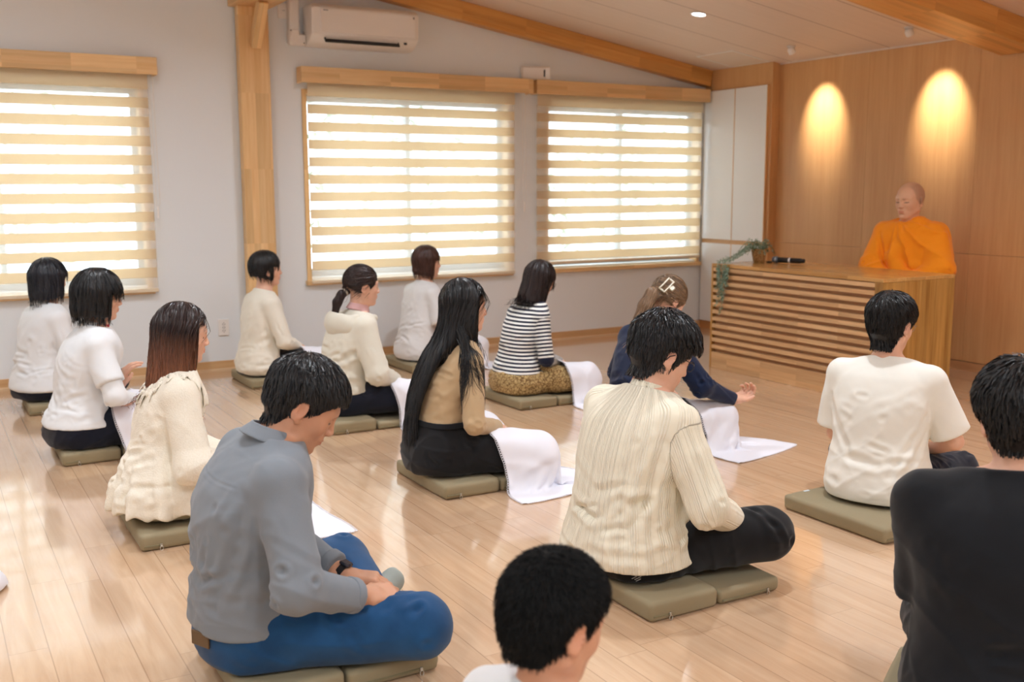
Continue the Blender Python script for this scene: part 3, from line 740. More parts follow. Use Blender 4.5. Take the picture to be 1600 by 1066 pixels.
_CORN = np.array([[i, j, k] for i in (0, 1) for j in (0, 1) for k in (0, 1)])
_EDG = [(a, b) for a in range(8) for b in range(a+1, 8) if np.abs(_CORN[a]-_CORN[b]).sum() == 1]
def sculpt(fn, lo, hi, h, smooth=1):
    """surface nets over a sparse grid: verts (N,3), quads (M,4)"""
    h = h*DETAIL
    lo = np.array(lo, float); hi = np.array(hi, float); B = 8
    nb = np.ceil((hi-lo)/(h*B)).astype(int)
    # coarse block centres
    g = np.stack(np.meshgrid(*[np.arange(n) for n in nb], indexing='ij'), -1).reshape(-1, 3)
    cc = (lo+(g+0.5)*h*B).astype(f32)
    dc = np.concatenate([fn(cc[i:i+200000]) for i in range(0, len(cc), 200000)])
    act = np.abs(dc) < h*B*1.15+0.004
    D = np.repeat(np.repeat(np.repeat(np.sign(dc).reshape(nb).astype(f32), B, 0), B, 1), B, 2)
    ga = g[act]
    loc = np.stack(np.meshgrid(*[np.arange(B)]*3, indexing='ij'), -1).reshape(-1, 3)
    step = 1200
    for i in range(0, len(ga), step):
        idx = (ga[i:i+step, None, :]*B+loc[None]).reshape(-1, 3)
        p = (lo+idx*h).astype(f32)
        D[idx[:, 0], idx[:, 1], idx[:, 2]] = fn(p)
    D = np.where(D == 0, 1e-6, D)
    S = D < 0
    n = np.array(D.shape)-1
    s = [S[c[0]:c[0]+n[0], c[1]:c[1]+n[1], c[2]:c[2]+n[2]] for c in _CORN]
    anyc = s[0].copy(); allc = s[0].copy()
    for q in s[1:]: anyc |= q; allc &= q
    cells = np.argwhere(anyc & ~allc)
    vals = np.stack([D[cells[:, 0]+c[0], cells[:, 1]+c[1], cells[:, 2]+c[2]] for c in _CORN], 1)
    acc = np.zeros((len(cells), 3)); cnt = np.zeros(len(cells))
    for a, b in _EDG:
        va, vb = vals[:, a], vals[:, b]; m = (va < 0) != (vb < 0)
        t = va[m]/(va[m]-vb[m]); acc[m] += _CORN[a]+t[:, None]*(_CORN[b]-_CORN[a]); cnt[m] += 1
    V = lo+(cells+acc/cnt[:, None])*h
    ID = np.full(tuple(n), -1, np.int32); ID[cells[:, 0], cells[:, 1], cells[:, 2]] = np.arange(len(cells))
    Q = []
    for ax in range(3):
        a, b = [(1, 2), (2, 0), (0, 1)][ax]
        sl0 = [slice(0, n[i]) for i in range(3)]; sl1 = list(sl0); sl1[ax] = slice(1, n[ax]+1)
        s0, s1 = S[tuple(sl0)], S[tuple(sl1)]
        e = np.argwhere(s0 != s1); e = e[(e[:, a] > 0) & (e[:, b] > 0)]
        if not len(e): continue
        ea = np.zeros(3, int); ea[a] = 1; eb = np.zeros(3, int); eb[b] = 1
        q = np.stack([ID[tuple((e-ea-eb).T)], ID[tuple((e-eb).T)], ID[tuple(e.T)], ID[tuple((e-ea).T)]], 1)
        fl = ~s0[tuple(e.T)]; q[fl] = q[fl][:, ::-1]
        Q.append(q[(q >= 0).all(1)])
    Q = np.concatenate(Q)
    for _ in range(smooth): V = relax(V, Q, 0.5)
    return V, Q
def edges_of(Q):
    e = np.concatenate([Q[:, [i, (i+1) % Q.shape[1]]] for i in range(Q.shape[1])]); return e
def relax(V, Q, lam):
    e = edges_of(Q); n = len(V); out = np.zeros_like(V)
    deg = np.bincount(e[:, 0], minlength=n)+np.bincount(e[:, 1], minlength=n)
    for k in range(3):
        out[:, k] = (np.bincount(e[:, 0], V[e[:, 1], k], n)+np.bincount(e[:, 1], V[e[:, 0], k], n))
    out /= np.maximum(deg, 1)[:, None]
    return V+lam*(out-V)
def normals(V, Q):
    a = V[Q[:, 2]]-V[Q[:, 0]]; b = V[Q[:, 3 if Q.shape[1] > 3 else 1]]-V[Q[:, 1 if Q.shape[1] > 3 else 0]]
    fn_ = np.cross(a, b); n = len(V); N = np.zeros((n, 3))
    for j in range(Q.shape[1]):
        for k in range(3): N[:, k] += np.bincount(Q[:, j], fn_[:, k], n)
    return N/(np.linalg.norm(N, axis=1)[:, None]+1e-12)
def snoise(P, freq, seed, aniso=(1, 1, 1), octaves=3):
    """smooth pseudo-noise from summed sines with random directions, about -1..1"""
    r = np.random.default_rng(seed); out = np.zeros(len(P)); amp = 1.0; tot = 0
    Pa = P*np.array(aniso)
    for o in range(octaves):
        for k in range(5):
            d = r.normal(size=3); d /= np.linalg.norm(d); ph = r.uniform(0, 6.28)
            out += amp*np.sin(Pa@d*freq*r.uniform(0.7, 1.3)+ph+1.5*np.sin(Pa@np.roll(d, 1)*freq*0.6+ph*2))
        tot += amp*2.2; amp *= 0.5; freq *= 1.9
    return out/tot
def grad(fn, P, e=0.002):
    P = P.astype(f32); g = np.zeros((len(P), 3))
    for k in range(3):
        d = np.zeros(3, f32); d[k] = e; g[:, k] = fn(P+d)-fn(P-d)
    return g/(np.linalg.norm(g, axis=1)[:, None]+1e-9)
def creases(V, N, segs):
    """cloth folds: each seg = (a, b, depth, width): a furrow with raised lips"""
    disp = np.zeros(len(V))
    for a, b, dep, w in segs:
        a = np.array(a, float); b = np.array(b, float); ba = b-a; L = np.linalg.norm(ba)+1e-9; pa = V-a
        t = np.clip(pa@ba/L**2, 0, 1); q = pa-t[:, None]*ba
        bow = np.cross(ba/L, [0.3, 0.5, 0.8]); q = q-bow*(np.sin(t*np.pi)*L*0.08)[:, None]
        d = np.sqrt((q**2).sum(1)); env = np.sin(np.clip(t, 0.03, 0.97)*np.pi)**0.6
        disp += env*dep*(-np.exp(-(d/w)**2)+0.55*np.exp(-((d-1.9*w)/(0.9*w))**2))
    return V+N*disp[:, None]

# ------------------------------------------------------------------ head and hands (in their own frames)
def head_sdf(P, sex='f', age=0, eyes='closed', child=False):
    """head-centred frame: x forward, y left, z up; crown +0.118, chin -0.118"""
    y = np.abs(P[:, 1]); Q = P.copy(); Q[:, 1] = y
    m = sex == 'm'
    d = ell(Q, (-0.012, 0, 0.030), (0.094, 0.0765, 0.088))
    d = smin(d, ell(Q, (0.025, 0, 0.0), (0.066, 0.064, 0.085)), 0.03)                     # mid face
    jw = 0.050 if m else 0.044
    d = smin(d, cap(Q, (-0.005, jw, -0.052), (0.062, 0.012, -0.096), 0.021, 0.015), 0.03)  # jaw line
    d = smin(d, ell(Q, (0.040, 0, -0.066), (0.040, 0.042, 0.042)), 0.03)
    d = smin(d, ell(Q, (0.070, 0, -0.098), (0.0165, 0.018, 0.0155)), 0.018)                # chin
    d = smin(d, ell(Q, (0.054, 0.036, -0.026), (0.024, 0.024, 0.026)), 0.022)              # cheekbone
    d = smin(d, cap(Q, (0.083, 0.0, 0.022), (0.064, 0.045, 0.020), 0.010, 0.009), 0.022)   # brow
    d = smax(d, -ell(Q, (0.094, 0.032, 0.000), (0.016, 0.017, 0.012)), 0.014)              # eye socket
    d = smin(d, ell(Q, (0.0715, 0.032, -0.001), (0.0135, 0.0145, 0.0115)), 0.005)          # closed lid over the eye
    d = smax(d, -cap(Q, (0.0855, 0.020, -0.006), (0.0785, 0.043, -0.006), 0.0012), 0.002)  # lash line
    nr = 0.0 if not child else -0.004
    d = smin(d, cap(Q, (0.086, 0.0, 0.010), (0.103+nr, 0.0, -0.030), 0.0065, 0.0095), 0.010) # nose bridge
    d = smin(d, ell(Q, (0.096+nr, 0.011, -0.034), (0.0105, 0.0085, 0.0075)), 0.006)        # nostril wing
    d = smax(d, -ell(Q, (0.100+nr, 0.0065, -0.0425), (0.005, 0.0035, 0.004)), 0.003)
    d = smin(d, ell(Q, (0.078, 0, -0.060), (0.0175, 0.026, 0.021)), 0.014)                 # muzzle
    d = smin(d, cap(Q, (0.0945, 0.0, -0.0590), (0.0845, 0.021, -0.0620), 0.0050, 0.0022), 0.004) # upper lip
    d = smin(d, cap(Q, (0.0925, 0.0, -0.0705), (0.0845, 0.019, -0.0655), 0.0056, 0.0022), 0.004) # lower lip
    d = smax(d, -cap(Q, (0.0985, 0.0, -0.0645), (0.0860, 0.023, -0.0635), 0.0013), 0.002)  # mouth line
    d = smax(d, -ell(Q, (0.094, 0, -0.083), (0.008, 0.016, 0.006)), 0.008)                 # under the lip
    # ear
    R = rot(0, 0.20, 0)@rot(0, 0, 0.42)
    e = ell(Q, (-0.012, 0.0785, -0.006), (0.0185, 0.0065, 0.0315), R)
    e = smin(e, ell(Q, (-0.004, 0.077, -0.032), (0.010, 0.006, 0.012)), 0.006)
    e = smax(e, -ell(Q, (-0.0075, 0.0865, -0.002), (0.0105, 0.0055, 0.0205), R), 0.003)
    e = smin(e, cap(Q, (-0.002, 0.0765, -0.002), (-0.012, 0.0800, 0.012), 0.0030, 0.0022), 0.003)
    d = smin(d, e, 0.004)
    return d
def hand_sdf(P, curl=0.5, spread=0.10, thumb=0.5):
    """left-hand frame: wrist at origin, x toward the fingers, z back of hand, y toward the thumb"""
    pal = boxd(P, (0.045, 0.0, 0.0), (0.048, 0.038, 0.0135), 0.012)
    pal = smin(pal, cap(P, (-0.03, 0, 0), (0.02, 0, 0), 0.0245, 0.023), 0.02)
    pal = smin(pal, ell(P, (0.032, 0.026, -0.008), (0.030, 0.016, 0.014)), 0.012)
    d = pal
    specs = [(0.030, 0.042, 0.024, 0.020, 0.0088), (0.0095, 0.046, 0.028, 0.021, 0.0090), (-0.0115, 0.043, 0.026, 0.020, 0.0086), (-0.030, 0.034, 0.020, 0.018, 0.0076)]
    for i, (yy, l1, l2, l3, r) in enumerate(specs):
        a0 = spread*(1.2-i*0.8); c = curl*(0.85+0.12*i)
        p = np.array([0.088-abs(yy-0.005)*0.18, yy, 0.0]); ang = c*0.75
        pts = [p-np.array([0.02, 0, 0]), p]
        for l, dc_ in ((l1, 0), (l2, c*0.95), (l3, c*0.65)):
            ang += dc_; p = p+l*np.array([math.cos(ang)*math.cos(a0), math.cos(ang)*math.sin(a0), -math.sin(ang)]); pts.append(p)
        f = chain(P, pts, [r*1.05, r*1.08, r, r*0.93, r*0.78], 0.003)
        d = smin(d, f, 0.005)
    t0 = np.array([0.022, 0.030, -0.006]); t1 = t0+0.034*np.array([0.72, 0.62, -0.25*thumb]); t2 = t1+0.030*np.array([0.93, 0.28-0.3*thumb, -0.35*thumb]); t3 = t2+0.024*np.array([0.95, 0.05-0.3*thumb, -0.35*thumb])
    d = smin(d, chain(P, [t0, t1, t2, t3], [0.0125, 0.0105, 0.0096, 0.0080], 0.003), 0.007)
    return d
def frame_from(x, zhint):
    x = np.array(x, float); x /= np.linalg.norm(x); z = np.array(zhint, float); z -= x*(z@x); z /= np.linalg.norm(z)
    return np.stack([x, np.cross(z, x), z], 1)   # columns are the axes
def ik(S, W, l1, l2, pole):
    S = np.array(S, float); W = np.array(W, float); v = W-S; d = np.linalg.norm(v); d = min(d, (l1+l2)*0.995); u = v/np.linalg.norm(v)
    a = (l1*l1-l2*l2+d*d)/(2*d); hh = math.sqrt(max(l1*l1-a*a, 0)); p = np.array(pole, float); p -= u*(p@u); p /= np.linalg.norm(p)
    return S+u*a+p*hh, S+u*d
# ------------------------------------------------------------------ people: bodies, clothes, hair
def skin_mat(name, base):
    m, nt, b = new_mat(name); setc(b, base, 0.48, 0.4)
    at = node(nt, 'ShaderNodeAttribute', attribute_name='tint')
    tc = node(nt, 'ShaderNodeTexCoord'); n = node(nt, 'ShaderNodeTexNoise'); n.inputs['Scale'].default_value = 45; n.inputs['Detail'].default_value = 4
    nt.links.new(tc.outputs['Object'], n.inputs['Vector'])
    c0 = mix_rgb(nt, n.outputs['Fac'], base, tuple(v*0.9 for v in base))
    c = mix_rgb(nt, 1.0, c0, at.outputs['Color'], 'MULTIPLY'); nt.links.new(c, b.inputs['Base Color'])
    b.inputs['Subsurface Weight'].default_value = 0.12; b.inputs['Subsurface Radius'].default_value = (0.012, 0.005, 0.003); b.inputs['Subsurface Scale'].default_value = 1.0
    bp = node(nt, 'ShaderNodeBump'); bp.inputs['Strength'].default_value = 0.08; bp.inputs['Distance'].default_value = 0.001
    n3 = node(nt, 'ShaderNodeTexNoise'); n3.inputs['Scale'].default_value = 500; nt.links.new(tc.outputs['Object'], n3.inputs['Vector'])
    nt.links.new(n3.outputs['Fac'], bp.inputs['Height']); nt.links.new(bp.outputs[0], b.inputs['Normal'])
    return m
SKIN = skin_mat('skin_light', s2l(226, 178, 152)); SKIN_TAN = skin_mat('skin_tan', s2l(200, 148, 118))
def hair_mat(name, root, tip=None, z0=0.0, z1=-0.3, rough=0.38, spec=0.5, streak=None):
    m, nt, b = new_mat(name); setc(b, root, rough, spec)
    gi = node(nt, 'ShaderNodeNewGeometry'); c = root
    if tip:   # dyed ends: the colour runs along the hair's own length
        at = node(nt, 'ShaderNodeAttribute', attribute_name='along'); sp = node(nt, 'ShaderNodeSeparateXYZ'); nt.links.new(at.outputs['Vector'], sp.inputs[0])
        mr = node(nt, 'ShaderNodeMapRange'); mr.inputs[1].default_value = z0; mr.inputs[2].default_value = z1; nt.links.new(sp.outputs[2], mr.inputs[0])
        c = mix_rgb(nt, mr.outputs[0], root, tip)
    c2 = mix_rgb(nt, gi.outputs['Random Per Island'], (0.62, 0.62, 0.62), streak or (1.35, 1.3, 1.25))
    cc = mix_rgb(nt, 1.0, c, c2, 'MULTIPLY')
    nt.links.new(cc, b.inputs['Base Color'])
    b.inputs['Anisotropic'].default_value = 0.3
    MATS[name] = m
    return m
H_BLACK = hair_mat('hair_black', (0.005, 0.005, 0.0065), rough=0.37, spec=0.5)
H_SOFT = hair_mat('hair_soft_black', (0.007, 0.006, 0.006), rough=0.42, spec=0.35)

def smooth_profile(tab, dz=0.005, sig=0.016):
    t = np.array(tab, float); z = np.arange(t[0, 0], t[-1, 0]+dz/2, dz); out = [z]
    k = np.arange(-12, 13)*dz; g = np.exp(-(k/sig)**2/2); g /= g.sum()
    for c in range(1, t.shape[1]):
        v = np.interp(z, t[:, 0], t[:, c]); v = np.convolve(np.pad(v, 12, mode='edge'), g, 'valid'); out.append(v)
    return np.array(out)
# z, back depth, front depth, half width of the trunk above the seat
PROF_F = [(0.0, .125, .13, .165), (.05, .145, .14, .19), (.12, .135, .13, .185), (.18, .108, .12, .162), (.25, .088, .105, .138), (.33, .092, .105, .138), (.41, .100, .128, .150),
          (.47, .098, .120, .160), (.515, .090, .096, .166), (.55, .076, .072, .146), (.575, .062, .060, .104), (.60, .053, .053, .062), (.66, .050, .050, .052)]
PROF_M = [(0.0, .125, .13, .165), (.05, .140, .14, .182), (.12, .130, .14, .178), (.18, .112, .135, .165), (.25, .102, .125, .160), (.33, .106, .125, .168), (.41, .116, .130, .185),
          (.48, .114, .120, .195), (.525, .102, .100, .198), (.56, .084, .078, .168), (.585, .070, .066, .118), (.61, .061, .060, .070), (.67, .058, .058, .060)]
def loft(P, S, n=2.25):
    """S rows: z, cx, back, front, halfwidth [, cy]"""
    z = P[:, 2]; Z = S[0]
    cx = np.interp(z, Z, S[1]); rb = np.interp(z, Z, S[2]); rf = np.interp(z, Z, S[3]); w = np.interp(z, Z, S[4])
    x = P[:, 0]-cx; y = P[:, 1]
    if len(S) > 5: y = y-np.interp(z, Z, S[5])
    r = np.where(x < 0, rb, rf)
    q = ((np.abs(x)/r)**n+(np.abs(y)/w)**n)**(1/n); rad = np.sqrt(x*x+y*y)
    q = np.maximum(q, 1e-3); d = rad*(1-1/q); d = np.maximum(d, -np.minimum(r, w))
    dw = np.gradient(S[4], Z); wz = np.interp(z, Z, dw); share = np.clip(np.abs(y)/(rad+1e-6), 0, 1)
    return (d/np.sqrt(1+(wz*share)**2)).astype(f32)
def surf_pt(S, th, z, off=0.0, n=2.25):
    """a point on the trunk at angle th (0 front, -90 the right side, 180 back)"""
    cx, rb, rf, w = [np.interp(z, S[0], S[i]) for i in (1, 2, 3, 4)]
    c, s_ = math.cos(math.radians(th)), math.sin(math.radians(th)); r = rb if c < 0 else rf
    k = ((abs(c)/r)**n+(abs(s_)/w)**n)**(-1/n)+off
    return np.array([cx+c*k, s_*k, z])

def ridges(V, seed, freq=20, dirs=4, zbias=0.0):
    """sharp-crested, patchy folds in a few slanting directions, 0..1"""
    r = np.random.default_rng(seed); out = np.zeros(len(V))
    for k in range(dirs):
        d = r.normal(size=3)*np.array([1, 1, 1.3]); d /= np.linalg.norm(d); ph = V@d*freq*r.uniform(0.7, 1.5)+r.uniform(0, 6.3)+1.6*snoise(V, 7, seed+k*7, octaves=2)
        w = (1-np.abs(np.sin(ph)))**1.7; m = np.clip(snoise(V, 9, seed+50+k, octaves=1)*1.6+0.1, 0, 1); out = np.maximum(out, w*m)
    return out
class Person:
    def __init__(s, key, label, xy, yaw=0, scale=1.0, sex='f', spine=None, width=1.0, depth=1.0, head=(0.0, 0, 0), head_off=(0.03, 0, 0.145), seat=0.065, skin=None,
                 armR=None, armL=None, legs=None, shw=None, age=0, h_body=0.0042, h_cloth=0.006, neck_r=None, child=False, hs=None, cat='person', group=None):
        s.key = key; s.skip = ONLY is not None and key not in ONLY
        if s.skip: return
        s.sex = sex; s.k = scale; s.root = empty('person', (xy[0], xy[1], seat), math.radians(yaw)); tag(s.root, label, cat, group)
        s.hb = h_body; s.hc = h_cloth; s.child = child
        s.spine = spine or [(0, 0), (.15, .0), (.30, .015), (.45, .05), (.55, .075), (.62, .10)]
        prof = PROF_F if sex == 'f' else PROF_M
        sp = np.array(s.spine)
        s.S = smooth_profile([(z*scale, np.interp(z, sp[:, 0], sp[:, 1])*scale, rb*scale*depth, rf*scale*depth, w*scale*width) for z, rb, rf, w in prof])
        s.cx = lambda z: float(np.interp(z*scale, s.S[0], s.S[1]))
        shw = (shw or (0.158 if sex == 'f' else 0.188))*scale; s.shw = shw
        zs = 0.503*scale if sex == 'f' else 0.515*scale; s.zs = zs
        s.sh = {sg: np.array([float(np.interp(zs, s.S[0], s.S[1]))+0.0, sg*shw, zs]) for sg in (-1, 1)}
        s.neck0 = np.array([s.cx(.58), 0, .585*scale]); s.hs = (hs or (0.97 if sex == 'f' else 1.02))*(scale if not child else 1.0)
        pitch, hyaw, hroll = [math.radians(v) for v in head]
        s.HR = rot(0, 0, hyaw)@rot(0, pitch, 0)@rot(hroll, 0, 0)
        s.HC = s.neck0+np.array(head_off)*scale
        s.neck_r = neck_r or (0.050 if sex == 'f' else 0.057)*scale
        l1, l2 = 0.272*scale, 0.238*scale
        s.arm = {}
        for sg, A in ((-1, armR), (1, armL)):
            A = A or {}; W = np.array(A.get('W', (0.24, sg*0.05, 0.16)), float)*scale; pole = A.get('pole', (-0.55, sg*0.75, -0.6))
            E, W = ik(s.sh[sg], W, l1, l2, pole)
            hd = A.get('hand', (0.55, -sg*0.75, -0.25)); hn = A.get('nrm', (0.2, 0, 1.0))
            s.arm[sg] = dict(E=E, W=W, F=frame_from(hd, hn), curl=A.get('curl', 0.55), spread=A.get('spread', 0.08))
        L = legs or {}
        s.leg = {}
        for sg in (-1, 1):
            g = L.get(sg, {})
            s.leg[sg] = dict(H=np.array([0.0, sg*0.088, 0.095])*scale, K=np.array(g.get('K', (0.37, sg*0.25, 0.085)))*scale, A=np.array(g.get('A', (0.26, -sg*0.10, 0.05)))*scale, r=g.get('r', (0.098, 0.064, 0.042)))
        s.parts = {}
    # --- skin
    def body_fn(s):
        H, R, k = s.HC, s.HR.astype(f32), s.hs
        s.headf = lambda P: head_sdf((P-H.astype(f32))@R/k, s.sex, child=s.child)*k
        S2 = s.S.copy(); S2[2:5] = S2[2:5]*0.90-0.006
        nk = s.neck0; hb_ = H+s.HR@np.array([-0.018, 0, -0.055])*k; chin = H+s.HR@np.array([0.028, 0, -0.085])*k
        def fn(P):
            d = within(P, H, 0.20*k, s.headf)
            d = smin(d, cap(P, nk-[0, 0, 0.03], hb_, s.neck_r*1.04, s.neck_r*0.95), 0.022)
            d = smin(d, cap(P, nk+np.array([0.02, 0, -0.01]), chin, s.neck_r*0.62, 0.018*k), 0.03)
            t = loft(P, S2); t = smax(t, P[:, 2]-(0.60*s.k), 0.02); t = smax(t, 0.012-P[:, 2], 0.02)
            d = smin(d, t, 0.03)
            for sg in (-1, 1):
                a = s.arm[sg]; sh = s.sh[sg]
                d = smin(d, cap(P, sh+np.array([0, -sg*0.02, -0.005]), a['E'], 0.045*s.k, 0.034*s.k), 0.03)
                d = smin(d, cap(P, a['E'], a['W'], 0.037*s.k, 0.0255*s.k), 0.012)
                def hf(Q, a=a, sg=sg):
                    q = (Q-a['W'].astype(f32))@a['F'].astype(f32)/s.k; q = q*np.array([1, -sg, 1], f32)
                    return hand_sdf(q, a['curl'], a['spread'])*s.k
                d = smin(d, within(P, a['W']+a['F'][:, 0]*0.08*s.k, 0.17*s.k, hf), 0.008)
                g = s.leg[sg]
                d = smin(d, cap(P, g['H'], g['K'], 0.062*s.k, 0.046*s.k), 0.03)
                d = smin(d, cap(P, g['K'], g['A'], 0.044*s.k, 0.030*s.k), 0.01)
            return d
        return fn
    def build_body(s, mat=None, brows=(0.16, 0.12, 0.11), lips=(0.90, 0.62, 0.62), stubble=None):
        if s.skip: return
        fn = s.body_fn()
        V, Q = sculpt(fn, (-0.25*s.k, -0.45*s.k, -0.01), (0.66*s.k, 0.45*s.k, s.HC[2]+0.16*s.hs), s.hb, smooth=0)
        N = normals(V, Q)
        col = np.ones((len(V), 4)); q = (V-s.HC)@s.HR/s.hs; y = np.abs(q[:, 1]); hd = np.sqrt((q**2).sum(1)) < 0.16
        def blend(m, c):
            m = np.clip(m, 0, 1)[:, None]; col[:, :3] = col[:, :3]*(1-m)+np.array(c)*m
        dl = ell(np.stack([q[:, 0], y, q[:, 2]], 1).astype(f32), (0.092, 0, -0.0645), (0.015, 0.0195, 0.0085)); blend(np.where(hd & (q[:, 0] > 0.078), 0.5-dl/0.003, 0), lips)
        qq = np.stack([q[:, 0], y, q[:, 2]], 1).astype(f32)
        db = cap(qq, (0.088, 0.014, 0.0175), (0.066, 0.050, 0.0205), 0.0055, 0.003); blend(np.where(hd, 1-(db)/0.003, 0)*0.9, brows)
        de = cap(qq, (0.0865, 0.019, -0.0065), (0.0775, 0.0455, -0.0045), 0.0018, 0.0022); blend(np.where(hd, 1-(de)/0.002, 0)*0.95, (0.10, 0.07, 0.07))
        blend(np.where(hd, np.exp(-(((qq-np.array([0.072, 0.040, -0.030]))/0.022)**2).sum(1)), 0)*0.35, (1.0, 0.82, 0.80))
        blend(np.where(hd, np.exp(-(((qq-np.array([-0.012, 0.082, -0.005]))/0.03)**2).sum(1)), 0)*0.5, (1.0, 0.78, 0.74))
        if stubble is not None: blend(stubble(q), (0.60, 0.58, 0.60))
        V = V-N*0.0
        o = mesh_obj('body', V, Q, mat or SKIN, s.root, attrs={'tint': col}); s.body = o
        return o
    # --- garments
    def top(s, name, mat, ease=(0.012, 0.012, 0.02, 0.03), hem=0.06, sleeve='long', sr=(0.062, 0.052, 0.036), neck=0.592, neck_tilt=0.25, flare=0.0, waves=0, folds=14, seed=1, fold_d=0.006, hem_back=None, k=0.016, rough_noise=0.0012, ridge=0.0075, hero=(), post=None,
            extra=None, hem_fn=None, shoulder_r=0.062, cuff=0.0, S=None, sleeve_t=0.62, arms=(-1, 1), cut=None, parent=None, forearm=1.0):
        """ease = extra room at shoulder, chest, waist, hip"""
        if s.skip: return
        K = s.k; Z = s.S[0]; e = np.interp(Z/K, [0.0, 0.12, 0.25, 0.41, 0.53, 0.60], [ease[3], ease[3], ease[2], ease[1], ease[0], 0.004])
        S2 = s.S.copy() if S is None else S.copy(); S2[2] += e; S2[3] += e; S2[4] += e
        if flare: fl = np.clip(1-(Z/K-hem)/0.28, 0, 1)**1.3*flare; S2[2] += fl; S2[3] += fl; S2[4] += fl
        s.St = S2
        nk = s.neck0.copy(); zt = neck*K
        parts = []
        def torso(P):
            d = loft(P, S2)
            if waves:
                x = P[:, 0]-np.interp(P[:, 2], S2[0], S2[1]); th = np.arctan2(P[:, 1], x)
                amp = np.clip(1-(P[:, 2]/K-hem)/0.26, 0, 1)**1.2*0.016
                d = d+(amp*(np.sin(th*waves+seed)+0.5*np.sin(th*waves*1.7+seed*2))).astype(f32)
            for sg in (-1, 1):
                d = smin(d, cap(P, np.array([s.neck0[0], sg*0.055*K, 0.560*K]), s.sh[sg]+np.array([0, -sg*0.010, -0.004]), 0.028*K, (shoulder_r-0.004)*K), 0.035)
            return d
        def arm(P, sg):
            a = s.arm[sg]; sh = s.sh[sg]+np.array([0, -sg*0.01, -0.008])
            if sleeve == 'short':
                u = a['E']-sh; L = np.linalg.norm(u); u /= L; end = sh+u*L*sleeve_t
                d = cap(P, sh, end+u*0.08, shoulder_r*K, sr[1]*K)
                return smax(d, ((P-end.astype(f32))@u.astype(f32)), 0.004)
            u = a['W']-a['E']; L = np.linalg.norm(u); u /= L; end = a['E']+u*L*(forearm)
            d1 = cap(P, sh, a['E'], shoulder_r*K, sr[0]*K)
            d2 = cap(P, a['E'], end, sr[1]*K, sr[2]*K); d2 = smax(d2, ((P-end.astype(f32))@u.astype(f32)), 0.005)
            return smin(d1, d2, 0.016)
        s._torso, s._arm, s.hem = torso, arm, hem
        hemf = hem_fn or (lambda P: hem*K+0*P[:, 0])
        def fn(P):
            t = torso(P)
            t = smax(t, hemf(P)-P[:, 2], 0.006)
            d = t
            for sg in arms: d = smin(d, arm(P, sg), k*K)
            # neckline: tilted cut and a clear hole around the neck
            cutp = (P[:, 2]-zt)-(-neck_tilt)*(P[:, 0]-nk[0])
            d = smax(d, cutp, 0.006)
            if extra: d = extra(P, d)
            if cut: d = smax(d, cut(P), 0.004)
            return d
        lo = (-0.30*K, -0.48*K, max(-0.05, hem*K-0.08)); hi = (0.62*K, 0.48*K, 0.70*K)
        V, Q = sculpt(fn, lo, hi, s.hc, smooth=1)
        N = normals(V, Q); s.last = (fn, S2)
        # drape: folds at waist, armpit and elbow, then a little crumple
        r = np.random.default_rng(seed); segs = []
        for i in range(folds):
            th = r.choice([r.uniform(-175, -40), r.uniform(120, 230)]); z0 = (hem+r.uniform(0.03, 0.26))*K; dth = r.uniform(30, 75)*r.choice([-1, 1])
            a = surf_pt(S2, th, z0); b = surf_pt(S2, th+dth, z0+r.uniform(-0.03, 0.06)*K); segs.append((a, b, 1.4*fold_d*r.uniform(0.5, 1.1), r.uniform(0.008, 0.017)))
        for (t1, z1, t2, z2, dd, ww) in hero: segs.append((surf_pt(S2, t1, z1*K), surf_pt(S2, t2, z2*K), dd, ww))
        for sg in arms:
            ap = s.sh[sg]+np.array([-0.03, -sg*0.03, -0.07])*K
            for i in range(max(3, folds//3)):
                th = sg*r.uniform(95, 165); b = surf_pt(S2, th, r.uniform(0.28, 0.46)*K); segs.append((ap, b, 1.5*fold_d*r.uniform(0.4, 0.9), r.uniform(0.008, 0.015)))
            if sleeve != 'short':
                E = s.arm[sg]['E']; u = (s.arm[sg]['W']-s.sh[sg]); u /= np.linalg.norm(u)
                for i in range(5):
                    o = E+r.normal(0, 0.025, 3); d_ = np.cross(u, r.normal(size=3)); d_ /= np.linalg.norm(d_)
                    segs.append((o-d_*0.09, o+d_*0.09, 1.0*fold_d, 0.009))
                for i in range(4):
                    t = r.uniform(0.2, 0.9); a = s.sh[sg]*(1-t)+E*t; d_ = r.normal(0, 1, 3); d_ -= u*0.2; d_ /= np.linalg.norm(d_); a = a+np.array([-0.03, sg*0.04, 0])
                    segs.append((a, a+(E-s.sh[sg])*0.3+d_*0.02, fold_d*0.5, 0.009))
        Vb, Nb = V.copy(), N.copy(); V = creases(V, N, segs); N = normals(V, Q)
        rz_ = np.clip(1.25-V[:, 2]/K/0.50, 0.25, 1)   # looser low down
        V = V+N*(snoise(V, 38, seed+3)*rough_noise+snoise(V, 14, seed+5)*0.004+(ridges(V, seed+11)-0.15)*ridge*rz_*np.clip((V[:, 2]/K-hem)/0.05, 0.15, 1))[:, None]
        if post is not None: V = V+normals(V, Q)*post(V)[:, None]
        disp = ((V-Vb)*Nb).sum(1); low = np.clip(1-(V[:, 2]/K-hem)/0.12, 0, 1); fix = np.maximum(0, -0.001-disp)*low; V = V+Nb*fix[:, None]
        # cloth coordinates: u across, v along
        Pf = V.astype(f32); dt = torso(Pf); th = np.arctan2(V[:, 1], -(V[:, 0]-np.interp(V[:, 2], S2[0], S2[1])))
        uv = np.stack([th*0.16, V[:, 2], np.zeros(len(V))], 1)
